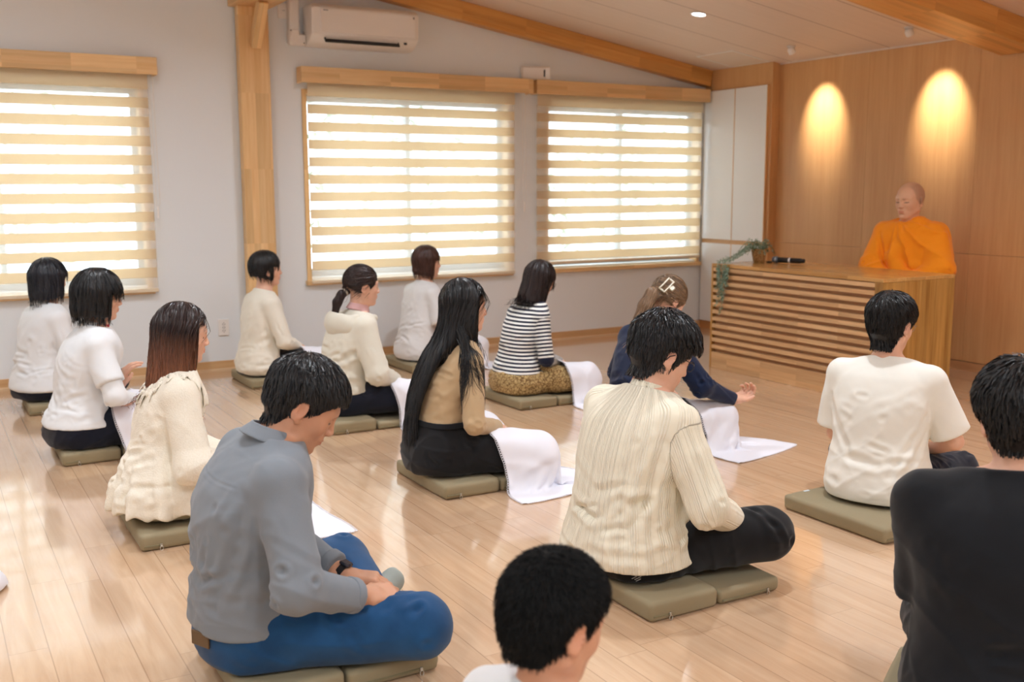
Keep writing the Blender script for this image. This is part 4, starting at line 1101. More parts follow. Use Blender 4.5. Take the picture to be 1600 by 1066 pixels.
        for sg in arms:
            a = s.arm[sg]; da = arm(Pf, sg); m = da < dt-0.004
            sh = s.sh[sg]; L1 = np.linalg.norm(a['E']-sh); u1 = (a['E']-sh)/L1; u2 = (a['W']-a['E']); L2 = np.linalg.norm(u2); u2 = u2/L2
            t1 = (V-sh)@u1; t2 = (V-a['E'])@u2; first = cap(Pf, sh, a['E'], 0.05) < cap(Pf, a['E'], a['W'], 0.045)
            along = np.where(first, np.clip(t1, -0.1, L1), L1+np.clip(t2, -0.02, 0.4))
            ref = np.cross(u1, [1, 0, 0]); ref /= np.linalg.norm(ref); ref2 = np.cross(u1, ref); mid = np.where(first[:, None], sh+t1[:, None]*u1, a['E']+t2[:, None]*u2)
            q = V-mid; ang = np.arctan2(q@ref, q@ref2)
            uv[m, 0] = ang[m]*0.055; uv[m, 1] = s.zs-along[m]; uv[m, 2] = 1
        o = mesh_obj(name, V, Q, mat, parent or s.root, attrs={'cloth': uv})
        return o
    def bottom(s, name, mat, ease=0.012, waist=0.235, fold_d=0.006, seed=2, skirt=None, shin=True, S=None, folds=16, kr=1.0, tuck=True, lower=0.004, wrinkle=0.003, ridge=0.006):
        if s.skip: return
        K = s.k; S2 = s.S.copy(); S2[2:5] += ease
        def fn(P):
            d = loft(P, S2); d = smax(d, P[:, 2]-waist*K, 0.006)
            d = smax(d, lower-P[:, 2], 0.02)
            for sg in (-1, 1):
                g = s.leg[sg]; r = g['r']
                d = smin(d, cap(P, g['H'], g['K'], (r[0]+ease*0.4)*K, (r[1]+ease*0.7)*K*kr), 0.03)
                if shin: d = smin(d, cap(P, g['K'], g['A'], (r[1]+ease*0.5)*K*kr, (r[2]+ease)*K), 0.02)
            if tuck and hasattr(s, '_torso'):
                hm = s.hem*K+0.012; c_ = s._torso(P)+0.012-1.2*np.clip(P[:, 0]-0.06, 0, 1)-1.0*np.clip(hm-P[:, 2], 0, 1); d = smax(d, np.minimum(c_, 0.05).astype(f32), 0.006)
            if skirt: d = skirt(P, d)
            return smax(d, lower-P[:, 2], 0.012)
        s.botf = fn
        V, Q = sculpt(fn, (-0.26*K, -0.44*K, -0.03), (0.62*K, 0.44*K, waist*K+0.03), s.hc, smooth=1); N = normals(V, Q)
        r = np.random.default_rng(seed); segs = []
        for sg in (-1, 1):
            g = s.leg[sg]; H, Kn = g['H'], g['K']; u = Kn-H; up = np.array([0, 0, 1.0])
            for i in range(folds//2):
                t = r.uniform(0.0, 0.45); c = H+u*t+np.array([0, sg*0.05, 0.05])*K; d_ = np.array([r.uniform(0.3, 1), sg*r.uniform(-0.4, 0.9), r.uniform(-0.9, 0.1)]); d_ /= np.linalg.norm(d_)
                segs.append((c-d_*0.03, c+d_*r.uniform(0.06, 0.13), fold_d*r.uniform(0.6, 1.1), r.uniform(0.007, 0.012)))
            for i in range(10):
                c = Kn+r.normal(0, 0.045, 3)+np.array([-0.05, 0, 0.04]); d_ = r.normal(size=3); d_ /= np.linalg.norm(d_); segs.append((c-d_*0.05, c+d_*0.07, fold_d*1.0, 0.011))
            for i in range(4):
                a = surf_pt(S2, sg*r.uniform(60, 120), r.uniform(0.05, 0.13)*K); b = surf_pt(S2, sg*r.uniform(120, 160), r.uniform(0.04, 0.16)*K); segs.append((a, b, fold_d*0.8, 0.009))
        V = creases(V, N, segs); N = normals(V, Q); V = V+N*(snoise(V, 26, seed+9)*wrinkle*0.6+(ridges(V, seed+4, 30)-0.15)*ridge)[:, None]
        th = np.arctan2(V[:, 1], V[:, 0]); uv = np.stack([th*0.16, V[:, 2], np.zeros(len(V))], 1)
        return mesh_obj(name, V, Q, mat, s.root, attrs={'cloth': uv})
    # --- hair
    def hair(s, fn, mat, count=3000, L=0.07, steps=8, seed=3, crown=(-0.03, 0, 0.11), gw=1.0, lift=0.002, width=0.0011, h=0.005, box=((-0.16, -0.15, -0.20), (0.13, 0.15, 0.16)), comb=None, name='hair', groove=0.0014, zfree=-9, frame='head', flop=0.0, away=1.2, root_sel=None, smooth=1, stop=False, parent=None, tipgrow=0.0015):
        """a solid hair mass plus fine locks combed over its surface, one mesh"""
        if s.skip: return
        if frame == 'head': R, C, k = s.HR, s.HC, s.hs
        else: R, C, k = np.eye(3), np.zeros(3), 1.0
        V, Q = sculpt(fn, box[0], box[1], h, smooth=smooth); N = normals(V, Q)
        crown = np.array(crown, float); gdir = (R.T@np.array([0, 0, -1.0]))*np.array([0.5, 1, 1])
        def field(P, nrm):
            a = P-crown; a[:, 2] = 0; al = np.linalg.norm(a, axis=1)[:, None]+1e-4; top_ = np.clip((P[:, 2]-crown[2]+0.09)/0.07, 0.05, 1)[:, None]
            v = a/al*top_*away+gdir*gw*np.clip(al/0.04, 0.15, 1)
            if comb is not None: v = v+comb(P)
            v = v-nrm*(v*nrm).sum(1)[:, None]
            return v/(np.linalg.norm(v, axis=1)[:, None]+1e-6)
        Fv = field(V.copy(), N); side = np.cross(Fv, N)
        # strand grooves on the mass itself
        r = np.random.default_rng(seed)
        ph = np.arctan2(V[:, 1]-crown[1], V[:, 0]-crown[0])
        V = V+N*(groove*(np.sin(ph*34+3*np.sin(V[:, 2]*25))*0.6+np.sin(ph*71+V[:, 2]*18)*0.4)*np.clip(np.hypot(V[:, 0]-crown[0], V[:, 1]-crown[1])/0.05, 0, 1))[:, None]
        # roots
        ok = N[:, 2] > -0.55
        if root_sel is not None: ok &= root_sel(V)
        idx = np.flatnonzero(ok); ridx = r.choice(idx, count); P = V[ridx]+r.normal(0, 0.002, (count, 3)); nr = N[ridx]
        Ls = L*r.uniform(0.55, 1.2, count); up = r.uniform(-0.3, 1.0, count)*lift; pts = [P.copy()]; v = None; ns = [nr]
        jit = r.normal(0, 0.18+flop, (count, 3))
        for i in range(steps):
            g = grad(fn, P); fv = field(P.copy(), g)+jit*0.5
            free = (g[:, 2] < -0.55) | (P[:, 2] < zfree)
            if v is not None: fv[free] = v[free]*0.85+gdir*0.3*gw
            fv /= np.linalg.norm(fv, axis=1)[:, None]+1e-6; v = fv if v is None else 0.5*v+0.5*fv; v /= np.linalg.norm(v, axis=1)[:, None]+1e-6
            Po = P.copy(); P = P+v*(Ls/steps)[:, None]
            d = fn(P.astype(f32)); corr = np.where(free, 0, (d-up-tipgrow*(i/steps)**2)); P = P-g*np.clip(corr, -0.01, 0.01)[:, None]
            if stop:   # a hair ends where the hairline ends
                e_ = free | (fn(P.astype(f32)) > 0.009+lift*0.8); dead = e_ if i == 0 else (dead | e_); P = np.where(dead[:, None], Po+(P-Po)*0.02, P)
            pts.append(P.copy()); ns.append(np.where(free[:, None], ns[-1], g))
        pts = np.stack(pts, 1); ns = np.stack(ns, 1); T = np.gradient(pts, axis=1); Wd = np.cross(T, ns); Wd /= np.linalg.norm(Wd, axis=2)[..., None]+1e-9
        a = r.uniform(-0.9, 0.9, count)[:, None, None]; nn = ns/(np.linalg.norm(ns, axis=2)[..., None]+1e-9); Wd = Wd*np.cos(a)+nn*np.sin(a)
        prof = np.concatenate([np.linspace(1.0, 0.9, steps), [0.12]])*width; ww = (prof[None, :]*r.uniform(0.6, 1.4, count)[:, None])[..., None]
        A = pts-Wd*ww; Bv = pts+Wd*ww; RV = np.stack([A, Bv], 2).reshape(-1, 3); n1 = steps+1
        base = (np.arange(count)*n1*2)[:, None]; st = (np.arange(steps)*2)[None, :]; b0 = (base+st).ravel(); RQ = np.stack([b0, b0+1, b0+3, b0+2], 1)
        allV = np.vstack([V, RV]); allQ = np.vstack([Q, RQ+len(V)])
        al = allV.copy()
        Wv = allV@(R.T*k)+C
        return mesh_obj(name, Wv, allQ, mat, parent or s.root, attrs={'along': al})

def scalp(P, t=0.014, tt=None): return ell(P, (-0.014, 0, 0.032), (0.094+t, 0.0765+t, 0.088+(tt if tt is not None else t)))
def short_hair(t=0.016, top=0.018, side_z=-0.02, nape_z=-0.07, fringe=0.055, ear=True, fr_w=0.075, tousle=0.0, seed=1, seedf=30, low_t=0.006):
    """close-cut men's or boys' hair with a hairline round the face and over the ears"""
    def fn(P):
        z = P[:, 2]; t_ = low_t+(t-low_t)*np.clip((z+0.025)/0.085, 0, 1)
        d = ell(P, (-0.014, 0, 0.032), (0.094, 0.0765, 0.088))-t_*0.9
        d = smin(d, ell(P, (-0.050, 0, -0.012), (0.052, 0.060, 0.055))-t_*0.5, 0.02)
        d = smin(d, ell(P, (0.005, 0, 0.055), (0.085, 0.070, 0.062))-top+0.008, 0.02)
        d = smin(d, cap(P, (-0.016, 0, -0.045), (-0.034, 0, -0.14), 0.054+low_t, 0.044+low_t), 0.02)
        if tousle: d = d+(tousle*snoise(P.astype(float), seedf, seed, octaves=2)).astype(f32)
        lo = np.interp(P[:, 0], [-0.10, -0.055, -0.03, 0.01, 0.045, 0.075], [nape_z-0.004, nape_z, side_z-0.030, side_z-0.022, fringe-0.028, fringe]).astype(f32)
        d = smax(d, lo-z, 0.006)
        d = smax(d, -ell(P, (0.118, 0, -0.035), (0.062, fr_w, 0.088)), 0.008)
        if ear:
            y = np.abs(P[:, 1]); Q = np.stack([P[:, 0], y, z], 1)
            d = smax(d, -ell(Q, (-0.008, 0.092, -0.014), (0.025, 0.026, 0.037)), 0.004)
        return d
    return fn
def bob_hair(t=0.020, hem=-0.105, front=(0.118, -0.05, 0.066, 0.080, 0.112), rx=0.108, ry=0.100, flare=0.0, tilt=0.0, rag=0.004, under=-0.06, cxb=-0.016, seed=4, side_cut=None, nape=0.0, fx=0.040, fz=0.018, fslope=0.0):
    """hair hanging straight all round to a blunt hem; front = the face opening's centre x, z and radii"""
    def fn(P):
        z = P[:, 2]; d = scalp(P, t)
        S = np.array([[hem-0.02, cxb, rx+flare-nape, rx+flare, ry+flare], [hem+0.03, cxb, rx-nape*0.7, rx, ry+0.002], [0.0, cxb, rx, rx-0.002, ry], [0.05, cxb, rx-0.004, rx-0.008, ry-0.004], [0.09, cxb, rx-0.03, rx-0.03, ry-0.03]]).T
        c = loft(P, S, 2.0); c = smax(c, z-0.055, 0.03); d = smin(d, c, 0.025)
        hz = hem+tilt*P[:, 0]+rag*np.sin(P[:, 1]*190+P[:, 0]*150)+rag*0.7*np.sin(P[:, 1]*420-P[:, 0]*333)
        d = smax(d, hz-z, 0.006)
        d = smax(d, -ell(P, (front[0], 0, front[1]), (front[2], front[3], front[4])), 0.008)
        d = smax(d, -boxd(P, (0.135, 0, front[1]-0.23), (front[6] if len(front) > 6 else 0.098, front[5] if len(front) > 5 else front[3]*0.80, 0.19), 0.04), 0.02)
        e_ = fx+fslope*(z-fz); wide = np.maximum(e_-P[:, 0], z-fz-0.25*(np.abs(P[:, 1])-0.06)); d = smax(d, -wide, 0.010)
        if side_cut: d = smax(d, -side_cut(P), 0.008)
        return d.astype(f32)
    return fn

# ------------------------------------------------------------------ floor cushions
def cushion_mat():
    m = fabric('olive_canvas', s2l(152, 140, 112), s2l(140, 128, 100), 0.72, 700, 0.12, sheen=0.05)
    return m
CUSH = cushion_mat(); ZIPM = plain('zip_metal', s2l(200, 196, 186), 0.3, metal=0.9); ZIPT = fabric('zip_tape', s2l(132, 124, 94), None, 0.7)
def make_cushion(x, y, rz, label, sx=(0.28, 0.28), sy=0.54, hz=(0.065, 0.058), gap=0.006, tag_white=False):
    """two hinged foam panels in canvas covers, zip with puller on the near side of each; x, y = centre"""
    t = empty('floor_cushion', (x, y, 0), math.radians(rz)); tag(t, label, 'cushion', 'olive folding floor cushions')
    x0 = -(sx[0]+sx[1])/2
    for i in (0, 1):
        a, b = (x0, x0+sx[0]-gap/2) if i == 0 else (x0+sx[0]+gap/2, x0+sx[0]+sx[1]); c = ((a+b)/2, 0, hz[i]/2); hlf = ((b-a)/2, sy/2, hz[i]/2)
        def fn(P):
            d = boxd(P, c, hlf, 0.016)
            # welted seams round the boxing
            q = np.abs(P-A3(c)); e = np.maximum(np.abs(q[:, 0]-hlf[0])*(q[:, 1] < hlf[1]+0.01), 0)
            ring = np.minimum(np.abs(q[:, 0]-hlf[0]), np.abs(q[:, 1]-hlf[1]))
            groove = np.exp(-((np.abs(P[:, 2]-(hz[i]*0.30))/0.0035)**2))*0.0022
            return d+groove.astype(f32)+(0.0012*snoise(P.astype(float), 20, int(abs(x*97+y*31))+i, octaves=2)).astype(f32)
        V, Q = sculpt(fn, (a-0.02, -sy/2-0.02, -0.012), (b+0.02, sy/2+0.02, hz[i]+0.015), 0.007, smooth=1)
        V[:, 2] = np.maximum(V[:, 2], 0.0005)
        p = mesh_obj('cushion_panel', V, Q, CUSH, t)
        zx = a+0.075 if i == 0 else b-0.06
        MB().box((a+0.012, -sy/2-0.0022, hz[i]*0.30-0.003), (zx, -sy/2+0.004, hz[i]*0.30+0.003), 0.001).build('zip', ZIPT, p)
        k = MB().box((zx-0.004, -sy/2-0.006, hz[i]*0.30-0.004), (zx+0.004, -sy/2-0.001, hz[i]*0.30+0.006), 0.001)
        k.tube([(zx+0.006*math.cos(w_), -sy/2-0.006, hz[i]*0.30-0.011+0.008*math.sin(w_)) for w_ in np.linspace(0, 2*math.pi, 11)], 0.0014, 6, False)
        k.build('zip_puller', ZIPM, p, True)
        if tag_white and i == 0: MB().box((a+0.10, sy/2-0.03, hz[i]), (a+0.13, sy/2-0.018, hz[i]+0.002)).build('cloth_tag', plain('tag_cloth', s2l(210, 220, 226), 0.7), p)
    return t

# ------------------------------------------------------------------ white lap cloths, draped by a small cloth simulation
def cloth_mat():
    m, nt, b = new_mat('white_lap_cotton'); setc(b, s2l(232, 233, 242), 0.8, 0.2, sheen=0.2)
    tc = node(nt, 'ShaderNodeTexCoord'); n = node(nt, 'ShaderNodeTexNoise'); n.inputs['Scale'].default_value = 1200; nt.links.new(tc.outputs['Object'], n.inputs['Vector'])
    bp = node(nt, 'ShaderNodeBump'); bp.inputs['Strength'].default_value = 0.12; bp.inputs['Distance'].default_value = 0.0015; nt.links.new(n.outputs['Fac'], bp.inputs['Height']); nt.links.new(bp.outputs[0], b.inputs['Normal'])
    return m
COTTON = cloth_mat(); LACE = plain('lace_white', s2l(232, 232, 240), 0.7, 0.2)
def drape(person, label, centre, size, rz=0, iters=170, fn=None, cush=None, res=0.0135, seed=0, start=0.24, pins=None, wind=(0, 0, 0), lace=True, parent=None, thick=0.015, world=False):
    """centre, size in the person's own frame; fn = distance field of what it lies on (person's frame, z from the seat)"""
    if person.skip: return
    nx, ny = int(size[0]/res)+1, int(size[1]/res)+1
    u, v = np.meshgrid(np.linspace(-size[0]/2, size[0]/2, nx), np.linspace(-size[1]/2, size[1]/2, ny), indexing='ij')
    c, s_ = math.cos(math.radians(rz)), math.sin(math.radians(rz)); r = np.random.default_rng(seed)
    X = np.stack([centre[0]+c*u-s_*v, centre[1]+s_*u+c*v, np.full(u.shape, start)+0.01*np.sin(u*23+seed)*np.cos(v*17+seed)+r.normal(0, 0.0006, u.shape)], -1)
    Vl = np.zeros_like(X); zf = -float(person.root.location.z)+0.004
    h1, h2 = size[0]/(nx-1), size[1]/(ny-1)
    cons = []
    for (di, dj, L, k) in ((1, 0, h1, 1.0), (0, 1, h2, 1.0), (1, 1, math.hypot(h1, h2), 0.35), (1, -1, math.hypot(h1, h2), 0.35), (2, 0, 2*h1, 0.22), (0, 2, 2*h2, 0.22)):
        per = di if di else dj
        for ph in range(2*max(di, abs(dj)) if max(di, abs(dj)) == 2 else 2):
            ii = np.arange(0, nx-di); jj = np.arange(max(0, -dj), ny-max(0, dj))
            if di: sel = ii[(ii//di) % 2 == (ph % 2)] if di == 1 else ii[(ii//2) % 2 == ph % 2]; cons.append((sel, jj, di, dj, L, k))
            else: sel = jj[(jj//abs(dj)) % 2 == (ph % 2)]; cons.append((ii, sel, di, dj, L, k))
    def solve(X, it):
        for ii, jj, di, dj, L, k in cons:
            if not len(ii) or not len(jj): continue
            I, J = np.ix_(ii, jj); A = X[I, J]; B = X[I+di, J+dj]; d = B-A; l = np.linalg.norm(d, axis=-1, keepdims=True)+1e-9
            w = 0.5*k*(l-L)/l*d
            if k < 0.3: w = np.where(l < L, w, 0)   # bending only resists folding
            X[I, J] += w; X[I+di, J+dj] -= w
        return X
    def collide(X, Xp):
        P = X.reshape(-1, 3).astype(f32); d = fn(P); 
        if cush is not None:
            d = np.minimum(d, boxd(P, cush[0], cush[1], 0.012))
            f2 = lambda q: np.minimum(fn(q), boxd(q, cush[0], cush[1], 0.012))
        else: f2 = fn
        m = d < thick
        if m.any():
            g = grad(f2, P[m]); X.reshape(-1, 3)[m] += g*(thick-d[m])[:, None]
            Xr = X.reshape(-1, 3); Xq = Xp.reshape(-1, 3); Xr[m] = Xr[m]*0.35+(Xq[m]+g*((Xr[m]-Xq[m])*g).sum(1)[:, None])*0.65   # friction
        m = X[..., 2] < zf
        X[..., 2][m] = zf; X[..., 0][m] = Xp[..., 0][m]*0.7+X[..., 0][m]*0.3; X[..., 1][m] = Xp[..., 1][m]*0.7+X[..., 1][m]*0.3
        return X
    dt = 0.012; pin = pins(u, v) if pins else None; X0_ = X.copy()
    for it in range(iters):
        Xp = X.copy(); Vl[..., 2] -= 9.8*dt; Vl += np.array(wind)*dt; X = X+Vl*dt
        for _ in range(4): X = solve(X, it)
        X = collide(X, Xp)
        if pin is not None: X[pin] = X0_[pin]
        Vl = (X-Xp)/dt*0.965; sp_ = np.linalg.norm(Vl, axis=-1, keepdims=True); Vl = np.where(sp_ > 1.2, Vl*1.2/sp_, Vl)
    X = solve(X, 0); X = collide(X, X.copy())
    idx = np.arange(nx*ny).reshape(nx, ny); Q_ = np.stack([idx[:-1, :-1], idx[1:, :-1], idx[1:, 1:], idx[:-1, 1:]], -1).reshape(-1, 4)
    Xf = X.reshape(-1, 3); uvp = np.stack([u.ravel(), v.ravel(), 0*u.ravel()], 1)
    rd = ridges(uvp*np.array([1, 1, 1]), seed+70, 16)+0.6*ridges(uvp, seed+90, 30)
    X = (Xf+normals(Xf, Q_)*(rd*0.017*np.clip((Xf[:, 2]-zf)/0.03, 0.15, 1))[:, None]).reshape(X.shape)
    off = np.array([centre[0], centre[1], zf-0.004]); V = X.reshape(-1, 3)-off; zf = 0.004
    idx = np.arange(nx*ny).reshape(nx, ny); Q = np.stack([idx[:-1, :-1], idx[1:, :-1], idx[1:, 1:], idx[:-1, 1:]], -1).reshape(-1, 4)
    yw = person.root.rotation_euler.z; wl = person.root.location
    t = empty('lap_cloth', (wl.x+off[0]*math.cos(yw)-off[1]*math.sin(yw), wl.y+off[0]*math.sin(yw)+off[1]*math.cos(yw), 0.0), yw); tag(t, label, 'cloth', 'white lap cloths')
    o = mesh_obj('cotton_sheet', V, Q, COTTON, t)
    md = o.modifiers.new('thickness', 'SOLIDIFY'); md.thickness = 0.0016; md.offset = 0; ms = o.modifiers.new('soften', 'SUBSURF'); ms.levels = 1; ms.render_levels = 1
    if lace:
        rim = np.concatenate([idx[0, :], idx[1:, -1], idx[-1, -2::-1], idx[-2:0:-1, 0]]); inn = np.concatenate([idx[1, :], idx[1:-1, -2], [idx[-2, -2]], idx[-2, -2::-1], idx[-2:0:-1, 1]])[:len(rim)]
        R = V[rim]; O = R-V[inn]; O /= np.linalg.norm(O, axis=1)[:, None]+1e-9; n = len(rim); lb = MB()
        per = np.concatenate([[0], np.cumsum(np.linalg.norm(np.diff(R, axis=0), axis=1))]); tot = per[-1]; m = int(tot/0.011)
        for k in range(m):
            tpos = (k+0.5)/m*tot; p = np.array([np.interp(tpos, per, R[:, q]) for q in range(3)]); oo = np.array([np.interp(tpos, per, O[:, q]) for q in range(3)]); oo /= np.linalg.norm(oo)
            p2 = np.array([np.interp(min(tot, tpos+0.004), per, R[:, q]) for q in range(3)]); tg = p2-p; tg /= np.linalg.norm(tg)+1e-9; nn = np.cross(tg, oo)
            # one scallop: a small ring of thread
            w = np.linspace(0, 2*math.pi, 9); pts = p+oo*0.0045+np.outer(np.cos(w), tg)*0.0050+np.outer(np.sin(w), oo)*0.0050; pts[:, 2] = np.maximum(pts[:, 2], zf+0.001)
            lb.tube(pts, 0.0012, 4, False)
        lb.build('lace_edge', LACE, t, True)
    return t

def collar(p, mat, r0=0.062, h=0.034, flap=0.030, out=0.020, base=0.575, tilt=0.30, name='collar', open_w=0.012, lean=0.25, standonly=False, extra_h=0.0, flare=0.0):
    """shirt collar: a standing band, folded over unless standonly; base is where it meets the shirt at the neck's centre"""
    if p.skip: return
    K = p.k; c = p.neck0
    def fn(P):
        h_ = P[:, 2]-base*K+tilt*(P[:, 0]-c[0]); x = P[:, 0]-c[0]-lean*(P[:, 2]-base*K); rho = np.sqrt((x*0.97)**2+(P[:, 1]*1.04)**2)
        q = np.stack([rho, h_, np.zeros(len(P))], 1).astype(f32); H_ = (h+extra_h)*K
        d = cap(q, (r0*K, -0.014*K, 0), ((r0-0.003+flare)*K, H_, 0), 0.0028)
        if not standonly: d = smin(d, cap(q, ((r0-0.003)*K, H_, 0), ((r0+out)*K, H_-flap*K, 0), 0.0030), 0.004)
        return smax(d, -np.maximum(c[0]+0.02-P[:, 0], np.abs(P[:, 1])-open_w-0.25*np.maximum(0, H_-h_)*0.3).astype(f32), 0.003)
    V, Q = sculpt(fn, (c[0]-0.13, -0.13, base*K-0.08), (c[0]+0.15, 0.13, base*K+0.12), 0.0035, smooth=1)
    V = V+normals(V, Q)*(snoise(V, 30, 5)*0.0012)[:, None]
    return mesh_obj(name, V, Q, mat, p.root, attrs={'cloth': np.stack([np.arctan2(V[:, 1], V[:, 0]-c[0])*0.07, V[:, 2], np.ones(len(V))], 1)})
def glasses(p, mat, r=0.0185, w=0.0335, z=-0.002, x=0.098, rim=0.0013, sq=0.85):
    if p.skip: return
    m = MB(); a = np.linspace(0, 2*math.pi, 25)
    for sg in (-1, 1):
        m.tube([(x-abs(math.cos(t)*r*1.2)*0.0-(0.010 if math.cos(t)*1 > 0.5 else 0.0)*0+(-0.12*(abs(w+math.cos(t)*r*1.25)-w)), sg*(w+math.cos(t)*r*1.25), z+math.sin(t)*r*sq*1.1) for t in a], rim, 8, False)
        m.tube([(x-0.004, sg*(w+r*1.25), z+0.006), (x-0.012, sg*0.070, z+0.009), (0.045, sg*0.0795, z+0.010), (0.0, sg*0.083, z+0.012), (-0.018, sg*0.084, z+0.002), (-0.026, sg*0.083, z-0.014)], rim*0.95, 8)
    m.tube([(x, -w+r*1.2, z+0.004), (x+0.004, 0, z+0.008), (x, w-r*1.2, z+0.004)], rim, 8)
    V = np.concatenate(m.v)@(p.HR.T*p.hs)+p.HC; Q = np.concatenate(m.q); T = np.concatenate(m.t)
    return mesh_obj('glasses', V, [Q, T], mat, p.root)
def prim_obj(name, fn, lo, hi, h, mat, parent, smooth=1, noise=0.0, seed=0, attrs=False, segs=None):
    V, Q = sculpt(fn, lo, hi, h, smooth=smooth)
    if segs: V = creases(V, normals(V, Q), segs)
    if noise: V = V+normals(V, Q)*(snoise(V, 30, seed)*noise)[:, None]
    return mesh_obj(name, V, Q, mat, parent, attrs={'cloth': V.copy()} if attrs else None)
# ------------------------------------------------------------------ cloth surfaces
def striped_mat(name, ca, cb, period, frac, comp=1, rough=0.8, soft=0.02, bumpy=0.0):
    """stripes along the cloth's own coordinate"""
    m, nt, b = new_mat(name); setc(b, ca, rough, 0.2, sheen=0.15)
    at = node(nt, 'ShaderNodeAttribute', attribute_name='cloth'); sp = node(nt, 'ShaderNodeSeparateXYZ'); nt.links.new(at.outputs['Vector'], sp.inputs[0])
    d = node(nt, 'ShaderNodeMath', operation='DIVIDE'); nt.links.new(sp.outputs[comp], d.inputs[0]); d.inputs[1].default_value = period
    f = node(nt, 'ShaderNodeMath', operation='FRACT'); nt.links.new(d.outputs[0], f.inputs[0])
    mr = node(nt, 'ShaderNodeMapRange'); mr.inputs[1].default_value = frac-soft; mr.inputs[2].default_value = frac+soft; nt.links.new(f.outputs[0], mr.inputs[0])
    c = mix_rgb(nt, mr.outputs[0], ca, cb); nt.links.new(c, b.inputs['Base Color'])
    if bumpy:
        bp = node(nt, 'ShaderNodeBump'); bp.inputs['Strength'].default_value = 0.7; bp.inputs['Distance'].default_value = bumpy; nt.links.new(mr.outputs[0], bp.inputs['Height']); nt.links.new(bp.outputs[0], b.inputs['Normal'])
    return m
def ribbed_mat():
    """cream shirting with fine raised vertical ribs in uneven groups"""
    m, nt, b = new_mat('cream_ribbed_shirting'); setc(b, s2l(226, 214, 180), 0.8, 0.2, sheen=0.15)
    at = node(nt, 'ShaderNodeAttribute', attribute_name='cloth'); sp = node(nt, 'ShaderNodeSeparateXYZ'); nt.links.new(at.outputs['Vector'], sp.inputs[0])
    cv = node(nt, 'ShaderNodeCombineXYZ'); nt.links.new(sp.outputs[0], cv.inputs[0])
    n1 = node(nt, 'ShaderNodeTexNoise'); n1.inputs['Scale'].default_value = 60; n1.inputs['Detail'].default_value = 1; nt.links.new(cv.outputs[0], n1.inputs['Vector'])
    w = node(nt, 'ShaderNodeMath', operation='SINE'); mu = node(nt, 'ShaderNodeMath', operation='MULTIPLY'); mu.inputs[1].default_value = 1050; nt.links.new(sp.outputs[0], mu.inputs[0]); nt.links.new(mu.outputs[0], w.inputs[0])
    g = node(nt, 'ShaderNodeMapRange'); g.inputs[1].default_value = 0.42; g.inputs[2].default_value = 0.55; nt.links.new(n1.outputs['Fac'], g.inputs[0])
    mm = node(nt, 'ShaderNodeMath', operation='MULTIPLY'); nt.links.new(w.outputs[0], mm.inputs[0]); nt.links.new(g.outputs[0], mm.inputs[1])
    r = node(nt, 'ShaderNodeMapRange'); r.inputs[1].default_value = -1; nt.links.new(mm.outputs[0], r.inputs[0])
    c = mix_rgb(nt, r.outputs[0], s2l(228, 220, 196), s2l(240, 234, 216)); nt.links.new(c, b.inputs['Base Color'])
    bp = node(nt, 'ShaderNodeBump'); bp.inputs['Strength'].default_value = 0.8; bp.inputs['Distance'].default_value = 0.0015; nt.links.new(mm.outputs[0], bp.inputs['Height']); nt.links.new(bp.outputs[0], b.inputs['Normal'])
    return m
def pattern_mat(name, base, dark, scale, bump=0.0, thr=(0.25, 0.4)):
    m, nt, b = new_mat(name); setc(b, base, 0.85, 0.2, sheen=0.1)
    tc = node(nt, 'ShaderNodeTexCoord'); v = node(nt, 'ShaderNodeTexVoronoi'); v.inputs['Scale'].default_value = scale; nt.links.new(tc.outputs['Object'], v.inputs['Vector'])
    v2 = node(nt, 'ShaderNodeTexVoronoi', feature='DISTANCE_TO_EDGE'); v2.inputs['Scale'].default_value = scale*0.6; nt.links.new(tc.outputs['Object'], v2.inputs['Vector'])
    mr = node(nt, 'ShaderNodeMapRange'); mr.inputs[1].default_value = thr[0]; mr.inputs[2].default_value = thr[1]; nt.links.new(v.outputs['Distance'], mr.inputs[0])
    mr2 = node(nt, 'ShaderNodeMapRange'); mr2.inputs[1].default_value = 0.03; mr2.inputs[2].default_value = 0.09; nt.links.new(v2.outputs['Distance'], mr2.inputs[0])
    mm = node(nt, 'ShaderNodeMath', operation='MULTIPLY'); nt.links.new(mr.outputs[0], mm.inputs[0]); nt.links.new(mr2.outputs[0], mm.inputs[1])
    c = mix_rgb(nt, mm.outputs[0], dark, base); nt.links.new(c, b.inputs['Base Color'])
    if bump:
        bp = node(nt, 'ShaderNodeBump'); bp.inputs['Strength'].default_value = 0.7; bp.inputs['Distance'].default_value = bump; nt.links.new(mm.outputs[0], bp.inputs['Height']); nt.links.new(bp.outputs[0], b.inputs['Normal'])
    return m
WHITE_T = fabric('white_jersey', s2l(228, 229, 230), s2l(219, 220, 222), 0.85, 1000, 0.12)
WHITE_B = fabric('white_blouse', s2l(228, 230, 232), s2l(220, 222, 225), 0.75, 900, 0.12)
CREAM_K = fabric('cream_knit', s2l(236, 232, 220), s2l(226, 220, 205), 0.9, 600, 0.3)
NAVY_T = fabric('navy_trousers', s2l(17, 21, 36), None, 0.85, 900, 0.2)
BLACK_T = fabric('black_trousers', s2l(15, 15, 18), None, 0.85, 900, 0.2)
BEIGE = fabric('beige_knit', s2l(192, 166, 130), s2l(180, 152, 116), 0.8, 1000, 0.15)
DENIM_BK = fabric('black_denim', s2l(20, 20, 23), None, 0.85, 900, 0.2)
HOOD_M = fabric('oatmeal_fleece', s2l(222, 218, 204), s2l(211, 206, 190), 0.9, 700, 0.2)
NAVY_S = fabric('navy_sweatshirt', s2l(18, 34, 66), s2l(13, 26, 54), 0.85, 800, 0.2)
